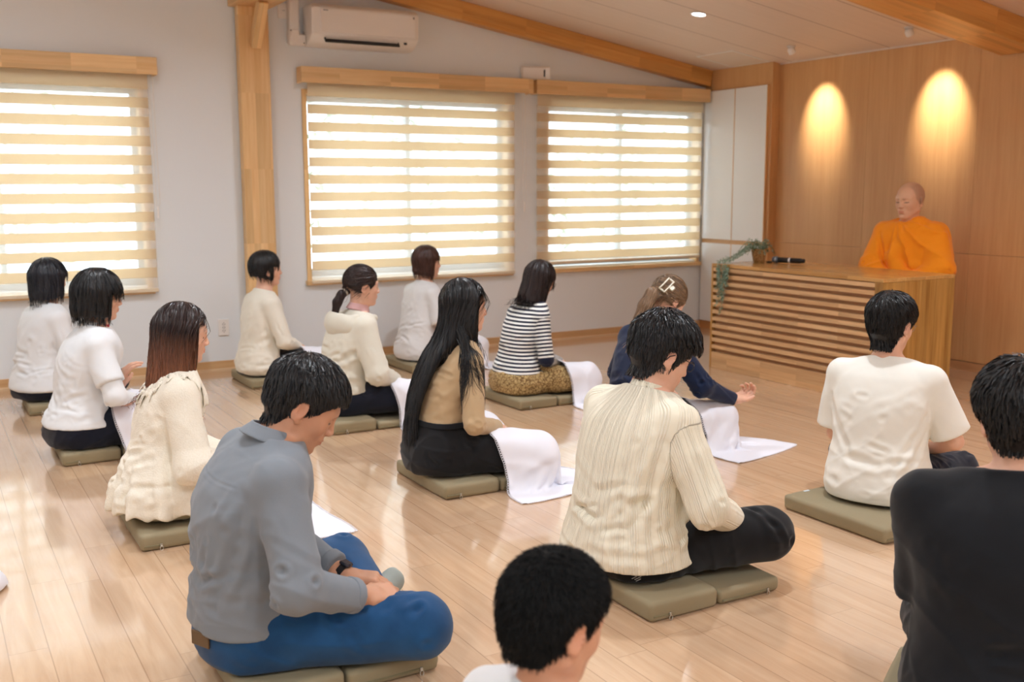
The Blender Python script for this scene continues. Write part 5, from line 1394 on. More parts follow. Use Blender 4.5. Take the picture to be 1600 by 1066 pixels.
STRIPE = striped_mat('navy_white_stripes', s2l(236, 236, 232), s2l(24, 30, 52), 0.0232, 0.50)
SKIRT_M = pattern_mat('ochre_pattern', s2l(186, 160, 110), s2l(112, 84, 52), 75)
RIBBED = ribbed_mat()
LACE_B = fabric('cream_embroidered_cotton', s2l(240, 234, 220), s2l(228, 219, 200), 0.85, 150, 0.9, sheen=0.1)
KHAKI = fabric('khaki_cotton', s2l(190, 178, 142), None, 0.85, 800, 0.2)
CHAMBRAY = fabric('grey_chambray', s2l(134, 140, 146), s2l(108, 115, 124), 0.85, 1400, 0.2)
JEANS = fabric('blue_denim', s2l(22, 74, 118), s2l(12, 44, 80), 0.85, 1300, 0.3, blotch=7, blotch_amt=0.22)
BLACK_TEE = fabric('washed_black_jersey', s2l(15, 18, 23), s2l(11, 13, 17), 0.9, 900, 0.15, blotch=16, blotch_amt=0.08)
SAFFRON = fabric('saffron_robe', s2l(255, 160, 30), s2l(252, 146, 20), 0.8, 900, 0.15)
PINK = fabric('pink_cotton', s2l(214, 170, 168), None, 0.8, 900, 0.15)
H_BROWN = hair_mat('hair_brown_tips', s2l(40, 24, 22), s2l(134, 84, 58), 0.02, -0.17, rough=0.36)
H_DBROWN = hair_mat('hair_dark_brown', s2l(44, 28, 26), rough=0.4); H_MBROWN = hair_mat('hair_chestnut', s2l(72, 44, 36), rough=0.42)
H_ESP = hair_mat('hair_espresso', s2l(38, 26, 26), rough=0.4)
H_HIGH = hair_mat('hair_highlighted', s2l(116, 95, 76), rough=0.4, streak=(1.9, 1.75, 1.5))

def lapcloth(p, label, c=(0.40, -0.02), size=(0.62, 0.72), rz=8, seed=0, **kw):
    if p.skip: return
    return drape(p, label, c, size, rz=rz, fn=p.botf, cush=kw.pop('cush', ((0.14, 0, -0.032), (0.29, 0.29, 0.035))), seed=seed, **kw)

# ------------------------------------------------------------------ window row, left: woman with a blue-black bob
p = Person('P1', 'woman with blue-black bob, white blouse and navy trousers, seated nearest the left window', (0.62, 6.95), 22, 1.0, 'f', width=1.06, depth=1.05, head=(2, 6, 0), h_body=.0055, h_cloth=.008,
           spine=[(0, 0), (.15, 0), (.30, .01), (.45, .04), (.55, .065), (.62, .08)], armR=dict(W=(0.27, -0.08, 0.19)), armL=dict(W=(0.27, 0.08, 0.19)))
if not p.skip:
    p.build_body()
    p.top('blouse', WHITE_B, ease=(.014, .018, .030, .022), hem=0.065, sr=(.055, .052, .045), folds=16, seed=21, fold_d=.007, flare=.0)
    collar(p, WHITE_B, h=.020, standonly=True, base=.578)
    p.bottom('trousers', NAVY_T, seed=22)
    p.hair(bob_hair(t=.026, hem=-.106, rx=.118, ry=.104, flare=-.006, tilt=.15), hair_mat('hair_blue_black', (.010, .012, .020), rough=.34), count=1500, width=.0016, h=.006)
    make_cushion(0.80, 6.98, 0, 'olive floor cushion under the blue-black bobbed woman by the left window')

# ------------------------------------------------------------------ second: woman with a full black bob
p = Person('P2', 'woman with full black bob in a white short-sleeved shirt over long sleeves', (0.68, 5.60), 4, 1.02, 'f', width=1.14, depth=1.22, head=(6, -12, 0), h_body=.0048, h_cloth=.007,
           spine=[(0, 0), (.15, 0), (.30, .01), (.45, .045), (.55, .08), (.62, .10)], armR=dict(W=(0.26, -0.10, 0.19), pole=(-.3, -.8, -.5)), armL=dict(W=(0.20, 0.05, 0.26), hand=(.35, -.25, .9), nrm=(-1, 0, .3)))
if not p.skip:
    p.build_body()
    p.top('long_sleeved_undershirt', WHITE_T, ease=(-.002, -.004, -.006, .0), hem=0.30, sr=(.054, .051, .036), folds=6, seed=31, fold_d=.003, shoulder_r=.058, neck=.585)
    p.top('short_sleeved_shirt', WHITE_B, ease=(.010, .014, .018, .020), hem=0.105, sleeve='short', sr=(.062, .068, .05), folds=22, seed=32, fold_d=.005, shoulder_r=.066, sleeve_t=.72)
    collar(p, WHITE_B, r0=.060, h=.030, flap=.026, base=.574)
    mk = MB()
    for k, dz in enumerate((0, .004, -.003, .002, -.004, .003)):
        a = math.radians(-62+k*4); mk.box((-.0025, -.002, -.003), (.0025, .002, .003), M=mat4(rot(0, 0, a), (p.neck0[0]+.078*math.cos(a), .076*math.sin(a), .600+dz)))
    mk.build('red_embroidery', plain('thread_red', s2l(196, 40, 70), .6), p.root)
    p.bottom('trousers', NAVY_T, seed=33)
    p.hair(bob_hair(t=.032, hem=-.096, rx=.124, ry=.108, flare=-.012, tilt=.05, front=(.132, -.060, .066, .080, .106), fx=.060, fz=.022, fslope=.0), H_BLACK, count=2600, width=.0014, h=.0055)
    lapcloth(p, 'white lace-edged cloth over the lap of the woman with full black bob', (.27, -.10), (.46, .74), 14, seed=2)
    make_cushion(0.83, 5.64, 0, 'olive floor cushion under the full black-bobbed woman in navy trousers')

# ------------------------------------------------------------------ third: woman with brown-tipped hair
p = Person('P3', 'woman with brown-tipped straight hair in a cream embroidered blouse', (0.80, 4.20), 0, .98, 'f', head=(8, -6, 0), h_body=.0038, h_cloth=.0055,
           spine=[(0, 0), (.15, -.005), (.30, .0), (.45, .035), (.55, .065), (.62, .09)], armR=dict(W=(0.25, -0.10, 0.18)), armL=dict(W=(0.26, 0.06, 0.18)))
if not p.skip:
    p.build_body()
    def p3x(P, d):
        g = np.clip((P[:, 2]-.155)/.02, 0, 1)*np.clip((.30-P[:, 2])/.10, 0, 1)   # gathered peplum seam below the waist
        return d-(g*.010).astype(f32)
    p.top('embroidered_blouse', LACE_B, ease=(.012, .020, .030, .030), hem=0.035, sr=(.070, .074, .050), folds=26, seed=41, fold_d=.007, flare=.040, waves=13, shoulder_r=.070, extra=p3x,
          hem_fn=lambda P: (.035+.010*np.sin(np.arctan2(P[:, 1], P[:, 0])*16)-.25*np.clip(P[:, 0]-.02, 0, 1)*0+.5*np.clip(P[:, 0]-.05, 0, .3)).astype(f32))
    tf = p._torso; K = p.k
    def ruff(P):
        th = np.arctan2(P[:, 1], P[:, 0]-p.neck0[0]); rho = np.sqrt((P[:, 0]-p.neck0[0])**2+P[:, 1]**2)
        d = np.abs(tf(P)-.004-.035*np.clip(rho-.09, 0, .2)-.006*np.sin(th*15)*np.clip((rho-.08)/.06, 0, 1))-.0030
        lim = .150+.010*np.sin(th*15+1)+.006*np.sin(th*34); d = smax(d, rho-lim, .004); d = smax(d, .44*K-P[:, 2], .004)
        d = smax(d, P[:, 2]-.592*K, .004); return d.astype(f32)
    V, Q = sculpt(ruff, (-.25, -.30, .40), (.32, .30, .62), .0045); mesh_obj('ruffled_collar', V, Q, LACE_B, p.root)
    p.bottom('trousers', KHAKI, seed=43, ease=.014)
    p.hair(bob_hair(t=.018, hem=-.245, rx=.108, ry=.096, flare=.004, tilt=-.10, rag=.012, front=(.118, -.04, .062, .078, .118, .060, .095), fx=.050, fz=.085, fslope=-.06, cxb=-.020), H_BROWN, count=6500, L=.11, steps=10, width=.0011, h=.0045, box=((-.17, -.15, -.34), (.13, .15, .16)), crown=(-.02, .015, .115), comb=lambda P: np.stack([-.5*np.clip((P[:, 2]-.0)/.06, 0, 1), 1.4*np.sign(P[:, 1]-.015)*np.clip((P[:, 2]-.03)/.05, 0, 1), 0*P[:, 0]], 1))
    lapcloth(p, 'white lace-edged cloth spread forward from the lap of the cream-bloused woman', (.42, -.12), (.46, .70), 0, seed=3)
    make_cushion(0.93, 4.19, 0, 'olive floor cushion under the woman in the cream embroidered blouse')

# ------------------------------------------------------------------ window row: woman in the cream sweater by the post
p = Person('P4', 'woman with cropped black hair in a long cream sweater before the pine post', (2.04, 7.08), 8, 1.0, 'f', head=(0, -16, 0), h_body=.0055, h_cloth=.008,
           spine=[(0, 0), (.15, 0), (.30, .0), (.45, .025), (.55, .04), (.62, .055)], armR=dict(W=(0.27, -0.10, 0.17)), armL=dict(W=(0.27, 0.08, 0.17)))
if not p.skip:
    p.build_body()
    p.top('sweater', CREAM_K, ease=(.012, .018, .026, .016), hem=0.02, sr=(.052, .050, .038), folds=16, seed=51, fold_d=.006, flare=.0, forearm=.86)
    p.bottom('trousers', BLACK_T, seed=52)
    p.hair(bob_hair(t=.020, hem=-.070, rx=.104, ry=.090, flare=-.030, tilt=-.35, front=(.112, -.06, .066, .085, .115), side_cut=lambda P: ell(np.stack([P[:, 0], np.abs(P[:, 1]), P[:, 2]], 1), (.012, .090, -.045), (.030, .025, .05))), H_BLACK, count=1400, width=.0015, h=.0055, L=.05)
    lapcloth(p, 'white cloth over the lap of the cream-sweatered woman by the post', (.36, -.10), (.44, .70), 2, seed=4, res=.017)
    make_cushion(2.19, 7.11, 0, 'olive floor cushion under the woman in the long cream sweater')

# ------------------------------------------------------------------ ponytail and hoodie
p = Person('P5', 'woman with brown ponytail in an oatmeal hooded sweatshirt and navy trousers', (2.09, 5.60), 4, 1.0, 'f', head=(4, -8, 0), head_off=(.035, 0, .142), h_body=.0048, h_cloth=.007,
           spine=[(0, 0), (.15, 0), (.30, .01), (.45, .055), (.55, .10), (.62, .125)], armR=dict(W=(0.29, -0.12, 0.17), pole=(-.5, -.7, -.5)), armL=dict(W=(0.28, 0.08, 0.17)))
if not p.skip:
    p.build_body()
    p.top('hooded_sweatshirt', HOOD_M, ease=(.020, .026, .028, .016), hem=0.13, sr=(.068, .066, .044), folds=18, seed=61, fold_d=.008, hero=((-95, .16, -165, .20, .012, .015), (-105, .40, -150, .18, .010, .015), (-80, .2, -140, .26, .010, .014)), shoulder_r=.074, neck=.585)
    c0 = p.neck0
    def hood(P):
        Q = P-A3(c0); o_ = ell(Q, (-.082, 0, -.078), (.112, .160, .098), rot(0, .60, 0)); o_ = smin(o_, cap(np.stack([Q[:, 0], np.abs(Q[:, 1]), Q[:, 2]], 1), (-.06, .105, -.03), (.075, .060, -.045), .034, .022), .03)
        i_ = ell(Q, (-.055, 0, .008), (.100, .128, .080), rot(0, .55, 0)); i_ = np.minimum(i_, cap(Q, (0, 0, -.2), (.03, 0, .2), .062))
        return smax(o_, -i_, .010)
    prim_obj('hood', hood, (c0[0]-.27, -.21, c0[2]-.24), (c0[0]+.14, .2, c0[2]+.09), .005, HOOD_M, p.root, noise=.003, seed=3)
    collar(p, PINK, r0=.056, h=.045, flap=.034, out=.012, base=.580, tilt=.25)
    p.bottom('trousers', NAVY_T, seed=62)
    def ptail(P):
        d = scalp(P, .012); d = smax(d, -.058-.55*P[:, 0]-P[:, 2]+.02*0, .01)
        d = smax(d, -ell(P, (.118, 0, -.045), (.062, .085, .112)), .008)
        Q = np.stack([P[:, 0], np.abs(P[:, 1]), P[:, 2]], 1); d = smax(d, -ell(Q, (.004, .086, -.022), (.036, .024, .042)), .006)
        t = chain(P, [(-.085, 0, -.035), (-.125, -.002, -.050), (-.150, -.004, -.10), (-.162, -.006, -.165), (-.178, -.008, -.205)], [.016, .024, .026, .016, .004], .01)
        return smin(d, t, .008)
    p.hair(ptail, H_DBROWN, count=2200, L=.07, width=.0012, h=.0045, crown=(-.105, 0, -.02), gw=.25, away=-1.6, box=((-.22, -.12, -.24), (.12, .12, .15)), comb=lambda P: np.where((P[:, 0] < -.105)[:, None], np.array([-.5, 0, -3.0]), np.array([-1.0, 0, -.25])))
    ht = prim_obj('hair_tie', lambda P: np.sqrt((np.sqrt((P[:, 1])**2+(P[:, 2])**2)-.017)**2+P[:, 0]**2)-.0075, (-.04, -.04, -.04), (.04, .04, .04), .003, fabric('scrunchie', s2l(196, 184, 166), None, .9), p.root)
    q = p.HC+p.HR@np.array([-.102, 0, -.040])*p.hs; ht.location = q; ht.rotation_euler = (0, math.radians(-25), 0)
    lapcloth(p, 'white lace-edged cloth over the lap of the ponytailed woman in the hoodie', (.35, -.11), (.50, .80), 16, seed=5)
    make_cushion(2.20, 5.58, 0, 'olive floor cushion under the ponytailed woman in the hoodie', sx=(.26, .28), hz=(.07, .045))

# ------------------------------------------------------------------ white tee, chestnut hair
p = Person('P6', 'woman with short chestnut hair in a white tee, seated below the middle window', (3.25, 7.08), 6, 1.0, 'f', width=.98, head=(2, -14, 0), h_body=.0055, h_cloth=.008,
           spine=[(0, 0), (.15, 0), (.30, .01), (.45, .05), (.55, .07), (.62, .085)], armR=dict(W=(0.27, -0.06, 0.19)), armL=dict(W=(0.27, 0.08, 0.19)))
if not p.skip:
    p.build_body()
    p.top('tee_shirt', WHITE_T, ease=(.014, .020, .030, .014), hem=0.012, sleeve='short', sr=(.06, .066, .05), folds=14, seed=71, fold_d=.006, shoulder_r=.064, sleeve_t=.80)
    p.bottom('trousers', NAVY_T, seed=72)
    p.hair(bob_hair(t=.018, hem=-.100, rx=.100, ry=.088, flare=-.022, tilt=-.10, front=(.114, -.055, .066, .082, .110), side_cut=lambda P: ell(np.stack([P[:, 0], np.abs(P[:, 1]), P[:, 2]], 1), (.03, .090, -.075), (.030, .025, .06))), H_MBROWN, count=1400, width=.0015, h=.0055, L=.06)
    lapcloth(p, 'white cloth over the lap of the woman in the white tee', (.38, -.10), (.52, .70), 0, seed=6, res=.017)
    make_cushion(3.38, 7.10, 0, 'olive floor cushion under the woman in the white tee')

# ------------------------------------------------------------------ the long-haired woman in the beige top
p = Person('P7', 'woman with waist-length straight black hair in a beige knit top and black trousers', (2.03, 4.20), 0, 1.02, 'f', head=(3, -6, 0), head_off=(.025, 0, .150), h_body=.0036, h_cloth=.005,
           spine=[(0, 0), (.15, -.005), (.30, .02), (.45, .075), (.55, .11), (.62, .13)], armR=dict(W=(0.25, -0.10, 0.185), pole=(-0.6, -0.6, -0.6)), armL=dict(W=(0.25, 0.08, 0.185)))
if not p.skip:
    p.build_body()
    p.top('knit_top', BEIGE, ease=(.006, .006, .008, .010), hem=0.205, sr=(.046, .043, .031), folds=16, seed=7, fold_d=0.0045, shoulder_r=0.055, neck=.60)
    p.bottom('trousers', DENIM_BK, ease=0.014, waist=0.24, tuck=False, seed=8, folds=24, fold_d=.007)
    kx = lambda z: p.cx(z)
    prim_obj('waistband', lambda P: smax(smax(np.abs(loft(P, p.S)-.017)-.004, P[:, 2]-.248, .002), .222-P[:, 2], .002), (-.2, -.22, .20), (.2, .22, .27), .004, DENIM_BK, p.root)
    HC, HRm, hk = p.HC.copy(), p.HR.copy(), p.hs
    S_h = smooth_profile([(.27, -.135, .020, .026, .052), (.36, -.112, .026, .026, .062), (.46, -.070, .030, .030, .072), (.54, -.024, .034, .034, .080), (.60, .040, .050, .045, .086), (.66, .085, .066, .050, .090), (.72, .110, .078, .048, .090)], sig=.02)
    bf = bob_hair(t=.016, hem=-.13, rx=.100, ry=.090, front=(.118, -.04, .060, .074, .120, .060, .100), fx=.036, fz=.088, fslope=-.02)
    def long_hair(P):
        q = ((P-HC.astype(f32))@HRm.astype(f32))/hk
        d = within(P, HC, .22, lambda Z: bf(((Z-HC.astype(f32))@HRm.astype(f32))/hk)*hk)
        c = loft(P, S_h, 2.2); c = smax(c, P[:, 2]-.74, .03); c = smax(c, .275+.22*(P[:, 0]+.15)+.006*np.sin(P[:, 1]*180)-P[:, 2], .006)
        return smin(d, c, .02)
    p.hair(long_hair, H_BLACK, count=9000, L=.17, steps=12, width=.0011, h=.0045, box=((-.22, -.16, .20), (.32, .16, .96)), frame='body', crown=(HC[0]-.02, .0, HC[2]+.115), groove=.0014, zfree=-9, comb=lambda P: np.stack([-.5*np.clip((P[:, 2]-HC[2]+.1)/.1, 0, 1), 1.4*np.sign(P[:, 1])*np.clip((P[:, 2]-HC[2]-.03)/.05, 0, 1), 0*P[:, 0]], 1))
    # loose locks falling over the near shoulder and down the arm
    r = np.random.default_rng(77); lk = MB(); pts_l = []
    for i in range(150):
        b0 = np.array([.085+r.normal(0, .012), -.078+r.normal(0, .006), .63+r.uniform(-.02, .05)]); e = np.array([.055+r.normal(0, .022)+.05*(i % 3 == 0), -.185+r.normal(0, .012), .30+r.uniform(-.02, .16)])
        t = np.linspace(0, 1, 14)[:, None]; P_ = b0*(1-t)+e*t; P_[:, 1] -= (np.sin(t[:, 0]*math.pi)*.030+.012); P_[:, 0] += np.sin(t[:, 0]*5+i)*.004
        d = p.last[0](P_.astype(f32)); g = grad(p.last[0], P_); P_ = P_+g*np.maximum(0, .004-d)[:, None]
        lk.tube(P_, np.linspace(.0011, .0004, 14), 4, False)
    lk.build('loose_locks', H_BLACK, p.root, True)
    lapcloth(p, 'white lace-edged cloth over the knees of the long-haired woman', (.37, -.10), (.60, .84), 15, seed=1)
    make_cushion(2.205, 4.19, 0, 'olive floor cushion under the long-haired woman in beige')

# ------------------------------------------------------------------ striped top
p = Person('P8', 'woman in a navy and white striped top and patterned ochre skirt, wearing thin glasses', (3.27, 5.60), 4, .98, 'f', head=(22, 2, 0), head_off=(.055, 0, .132), h_body=.0048, h_cloth=.006,
           spine=[(0, 0), (.15, 0), (.30, .01), (.45, .06), (.55, .115), (.62, .15)], armR=dict(W=(0.28, -0.09, 0.18), pole=(-.6, -.5, -.6)), armL=dict(W=(0.28, 0.08, 0.18)))
if not p.skip:
    p.build_body()
    p.top('striped_top', STRIPE, ease=(.008, .010, .016, .018), hem=0.135, sr=(.048, .045, .034), folds=14, seed=81, fold_d=.005, shoulder_r=.056)
    p.bottom('skirt', SKIRT_M, seed=82, ease=.018, fold_d=.008, folds=26, waist=.20)
    hf = bob_hair(t=.018, hem=-.185, rx=.104, ry=.090, flare=.0, tilt=-.35, rag=.010, front=(.116, -.055, .066, .078, .115, .060, .095), cxb=-.018, fx=.045, fz=.03)
    p.hair(hf, H_ESP, count=3200, L=.11, steps=10, width=.0013, h=.005, box=((-.18, -.15, -.30), (.13, .15, .16)))
    glasses(p, plain('glasses_dark', (.02, .02, .022), .3), rim=.0012)
    lapcloth(p, 'white lace-edged cloth over the knees of the woman in stripes', (.40, -.10), (.60, .80), 15, seed=8)
    make_cushion(3.415, 5.60, 0, 'olive floor cushion under the woman in stripes')

# ------------------------------------------------------------------ claw clip, navy sweatshirt
p = Person('P9', 'woman with highlighted hair held by a claw clip, in a navy sweatshirt', (3.21, 4.25), 8, 1.0, 'f', width=1.04, head=(32, -4, 0), head_off=(.075, 0, .118), h_body=.0045, h_cloth=.006,
           spine=[(0, 0), (.15, -.01), (.30, .0), (.45, .06), (.55, .125), (.62, .17)], armR=dict(W=(0.42, -0.285, 0.185), pole=(-.2, -.5, -.8), hand=(.95, -.1, .12), nrm=(-.1, .3, -1), curl=1.0, spread=.02), armL=dict(W=(0.36, 0.22, 0.20)))
if not p.skip:
    p.build_body()
    p.top('sweatshirt', NAVY_S, ease=(.018, .024, .028, .026), hem=0.06, sr=(.056, .052, .034), folds=18, seed=91, fold_d=.008, shoulder_r=.068, forearm=.98)
    p.bottom('trousers', NAVY_T, seed=92)
    def clip_hair(P):
        d = scalp(P, .014); d = smax(d, -.055-.45*P[:, 0]-P[:, 2], .01)
        d = smax(d, -ell(P, (.120, 0, -.050), (.064, .085, .108)), .008)
        Q = np.stack([P[:, 0], np.abs(P[:, 1]), P[:, 2]], 1); d = smax(d, -ell(Q, (.0, .086, -.025), (.026, .022, .034)), .006)
        t = chain(P, [(-.085, 0, .03), (-.118, 0, -.03), (-.128, 0, -.11), (-.122, 0, -.19), (-.110, 0, -.27)], [.030, .036, .036, .030, .014], .01)
        return smin(d, t, .012)
    p.hair(clip_hair, H_HIGH, count=3600, L=.10, steps=10, width=.0012, h=.0045, crown=(-.10, 0, .03), gw=.2, away=-1.5, box=((-.20, -.13, -.32), (.13, .13, .15)), comb=lambda P: np.where((P[:, 2] < .0)[:, None] & (P[:, 0] < -.07)[:, None], np.array([0, 0, -3.0]), np.array([-1.0, 0, .1])))
    cm = MB(); CLIPM = plain('clip_ivory', s2l(196, 186, 160), .3)
    n_ = np.array([-.70, -.68, .20]); n_ /= np.linalg.norm(n_); z_ = np.array([.15, -.25, 1.0]); z_ -= n_*(z_@n_); z_ /= np.linalg.norm(z_); Rr = mat4(p.HR@np.stack([np.cross(n_, z_), n_, z_], 1), p.HC+p.HR@np.array([-.098, -.052, .040])*p.hs)
    cm.box((-.021, -.002, -.043), (-.012, .006, .043), .002, M=Rr).box((.012, -.002, -.043), (.021, .006, .043), .002, M=Rr).box((-.012, -.002, .033), (.012, .006, .043), .002, M=Rr).box((-.012, -.002, -.043), (.012, .006, -.033), .002, M=Rr)
    RM = np.array(Rr)
    for k in range(6):
        for sg in (-1, 1): cm.tube([RM[:3, :3]@np.array([sg*.017, .000, -.032+k*.0125])+RM[:3, 3], RM[:3, :3]@np.array([sg*.034, -.014, -.032+k*.0125])+RM[:3, 3], RM[:3, :3]@np.array([sg*.036, -.040, -.032+k*.0125])+RM[:3, 3]], .0022, 6)
    cm.box((-.048, .002, -.014), (-.026, .016, .014), .003, M=Rr).box((-.030, .002, -.008), (-.014, .008, .008), .002, M=Rr)
    cm.build('claw_clip', CLIPM, p.root, True)
    lapcloth(p, 'white lace-edged cloth over the knees of the woman with the claw clip', (.36, -.16), (.52, .82), 12, seed=9)
    make_cushion(3.355, 4.27, 0, 'olive floor cushion hidden under the woman with the claw clip')

# ------------------------------------------------------------------ man in the cream ribbed shirt
p = Person('P10', 'man with black hair and glasses in a loose cream ribbed shirt and black cargo trousers', (2.05, 2.76), 4, 1.03, 'm', width=1.05, head=(24, -14, 0), head_off=(.068, 0, .118), h_body=.0040, h_cloth=.0055,
           spine=[(0, 0), (.15, -.01), (.30, -.005), (.45, .03), (.55, .06), (.62, .09)], armR=dict(W=(0.27, -0.20, 0.17), pole=(-.5, -.7, -.6)), armL=dict(W=(0.27, 0.12, 0.17)),
           legs={-1: dict(K=(.40, -.25, .10), A=(.22, .06, .05), r=(.100, .074, .050)), 1: dict(K=(.36, .28, .10), A=(.24, -.08, .06), r=(.105, .078, .050))})
if not p.skip:
    p.build_body()
    p.top('ribbed_shirt', RIBBED, ease=(.018, .024, .034, .036), hem=0.03, sr=(.066, .062, .052), folds=22, seed=101, fold_d=.007, hero=((-110, .46, -130, .16, .014, .018), (-100, .12, -170, .10, .014, .016), (-80, .15, -150, .17, .010, .014), (-115, .36, -160, .22, .008, .014)), flare=.022, shoulder_r=.074, hem_fn=lambda P: (.034+.03*np.clip(-P[:, 1]*4, 0, .6)+.05*np.clip(P[:, 0], 0, .2)).astype(f32), neck=.60)
    collar(p, RIBBED, r0=.062, h=.030, base=.585, standonly=True, tilt=.40, lean=.5)
    Rw = p.arm[-1]['F']
    bt = MB().lathe([(0, .003), (.0045, .0025), (.0055, 0), (0, 0)], n=14, M=mat4(frame_from((0, 0, 1), (-.4, -1, .2))@rot(0, 0, 0), p.arm[-1]['W']+np.array([-.035, -.052, -.005])))
    bt.build('cuff_button', BLACK_PL, p.root, True)
    p.bottom('cargo_trousers', BLACK_T, seed=102, ease=.022, folds=26, fold_d=.009)
    mk = MB(); c = surf_pt(p.S, -118, .040, .030); Rr = rot(0, 0, math.radians(-118))
    for k, (a_, z_, w_) in enumerate(((-.020, .006, .016), (-.012, .006, .004), (.0, .006, .012), (-.016, -.001, .010), (-.004, -.001, .014), (-.010, -.008, .018))): mk.box((-.001, a_-w_/2, z_-.0012), (.0015, a_+w_/2, z_+.0012), M=mat4(Rr@rot(math.radians(25), 0, 0), c))
    mk.build('printed_lettering', plain('print_grey', s2l(150, 150, 150), .6), p.root)
    p.hair(short_hair(t=.030, top=.032, side_z=-.030, nape_z=-.100, fringe=.040, tousle=.005, low_t=.008), H_BLACK, count=6500, L=.035, steps=6, width=.0011, lift=.006, h=.0045, away=1.6, gw=.9, flop=.18, crown=(-.045, .01, .11), tipgrow=.005, stop=True)
    glasses(p, plain('glasses_dark', (.02, .02, .022), .3), rim=.0016)
    make_cushion(2.185, 2.71, 0, 'olive floor cushion under the man in the cream ribbed shirt', sx=(.28, .27), hz=(.066, .050))

# ------------------------------------------------------------------ man in the white tee
p = Person('P11', 'man with short black hair and rimless glasses in a loose off-white tee shirt', (3.415, 2.86), 24, .985, 'm', width=.99, head=(8, -14, 0), head_off=(.02, 0, .148), h_body=.0045, h_cloth=.006,
           spine=[(0, 0), (.15, 0), (.30, .005), (.45, .04), (.55, .06), (.62, .075)], armR=dict(W=(0.26, -0.12, 0.17), pole=(-.4, -.9, -.5)), armL=dict(W=(0.25, 0.08, 0.16), pole=(-.6, .5, -.6)))
if not p.skip:
    p.build_body()
    p.top('tee_shirt', fabric('off_white_jersey', s2l(234, 233, 225), s2l(226, 224, 215), .85, 1000, .12), ease=(.018, .024, .030, .034), hem=0.015, sleeve='short', sr=(.07, .084, .05), folds=16, seed=111, fold_d=.006, ridge=.0045, hero=((-105, .42, -150, .14, .009, .014), (-100, .34, -140, .10, .010, .014), (105, .42, 150, .2, .008, .014), (-120, .48, -175, .40, .005, .014)), flare=.006, shoulder_r=.074, sleeve_t=.86, neck=.60)
    p.bottom('trousers', NAVY_T, seed=112)
    p.hair(short_hair(t=.022, top=.024, side_z=-.016, nape_z=-.108, fringe=.050, tousle=.003), H_SOFT, count=5000, L=.030, steps=6, width=.0012, lift=.005, h=.005, away=1.2, gw=.9, flop=.12, crown=(-.055, .0, .10), tipgrow=.004, stop=True)
    glasses(p, plain('glasses_steel', s2l(180, 182, 186), .25, metal=.9), rim=.0009)
    make_cushion(3.40, 2.83, 0, 'olive floor cushion with a small white tag under the man in off-white', tag_white=True)

# ------------------------------------------------------------------ man in grey chambray
p = Person('P14', 'grey-shirted man bowing his head, in blue jeans and a dark wristwatch, cross-legged', (0.76, 2.76), -2, 1.03, 'm', width=1.02, depth=1.08, head=(33, -12, 0), head_off=(.088, 0, .085), h_body=.0032, h_cloth=.005, skin=None,
           spine=[(0, 0), (.15, -.02), (.30, -.03), (.45, -.005), (.55, .04), (.62, .085)], armR=dict(W=(0.235, -0.225, 0.185), pole=(-.45, -.6, -.6), hand=(.93, .18, -.12), nrm=(.1, -.3, 1), curl=.85), armL=dict(W=(0.235, -0.06, 0.185), pole=(-.3, .8, -.5), hand=(.88, -.40, -.12), nrm=(.1, .0, 1), curl=.55),
           legs={-1: dict(K=(.375, -.26, .085), A=(.20, .00, .035), r=(.110, .078, .052)), 1: dict(K=(.34, .29, .095), A=(.34, -.02, .06), r=(.105, .074, .050))})
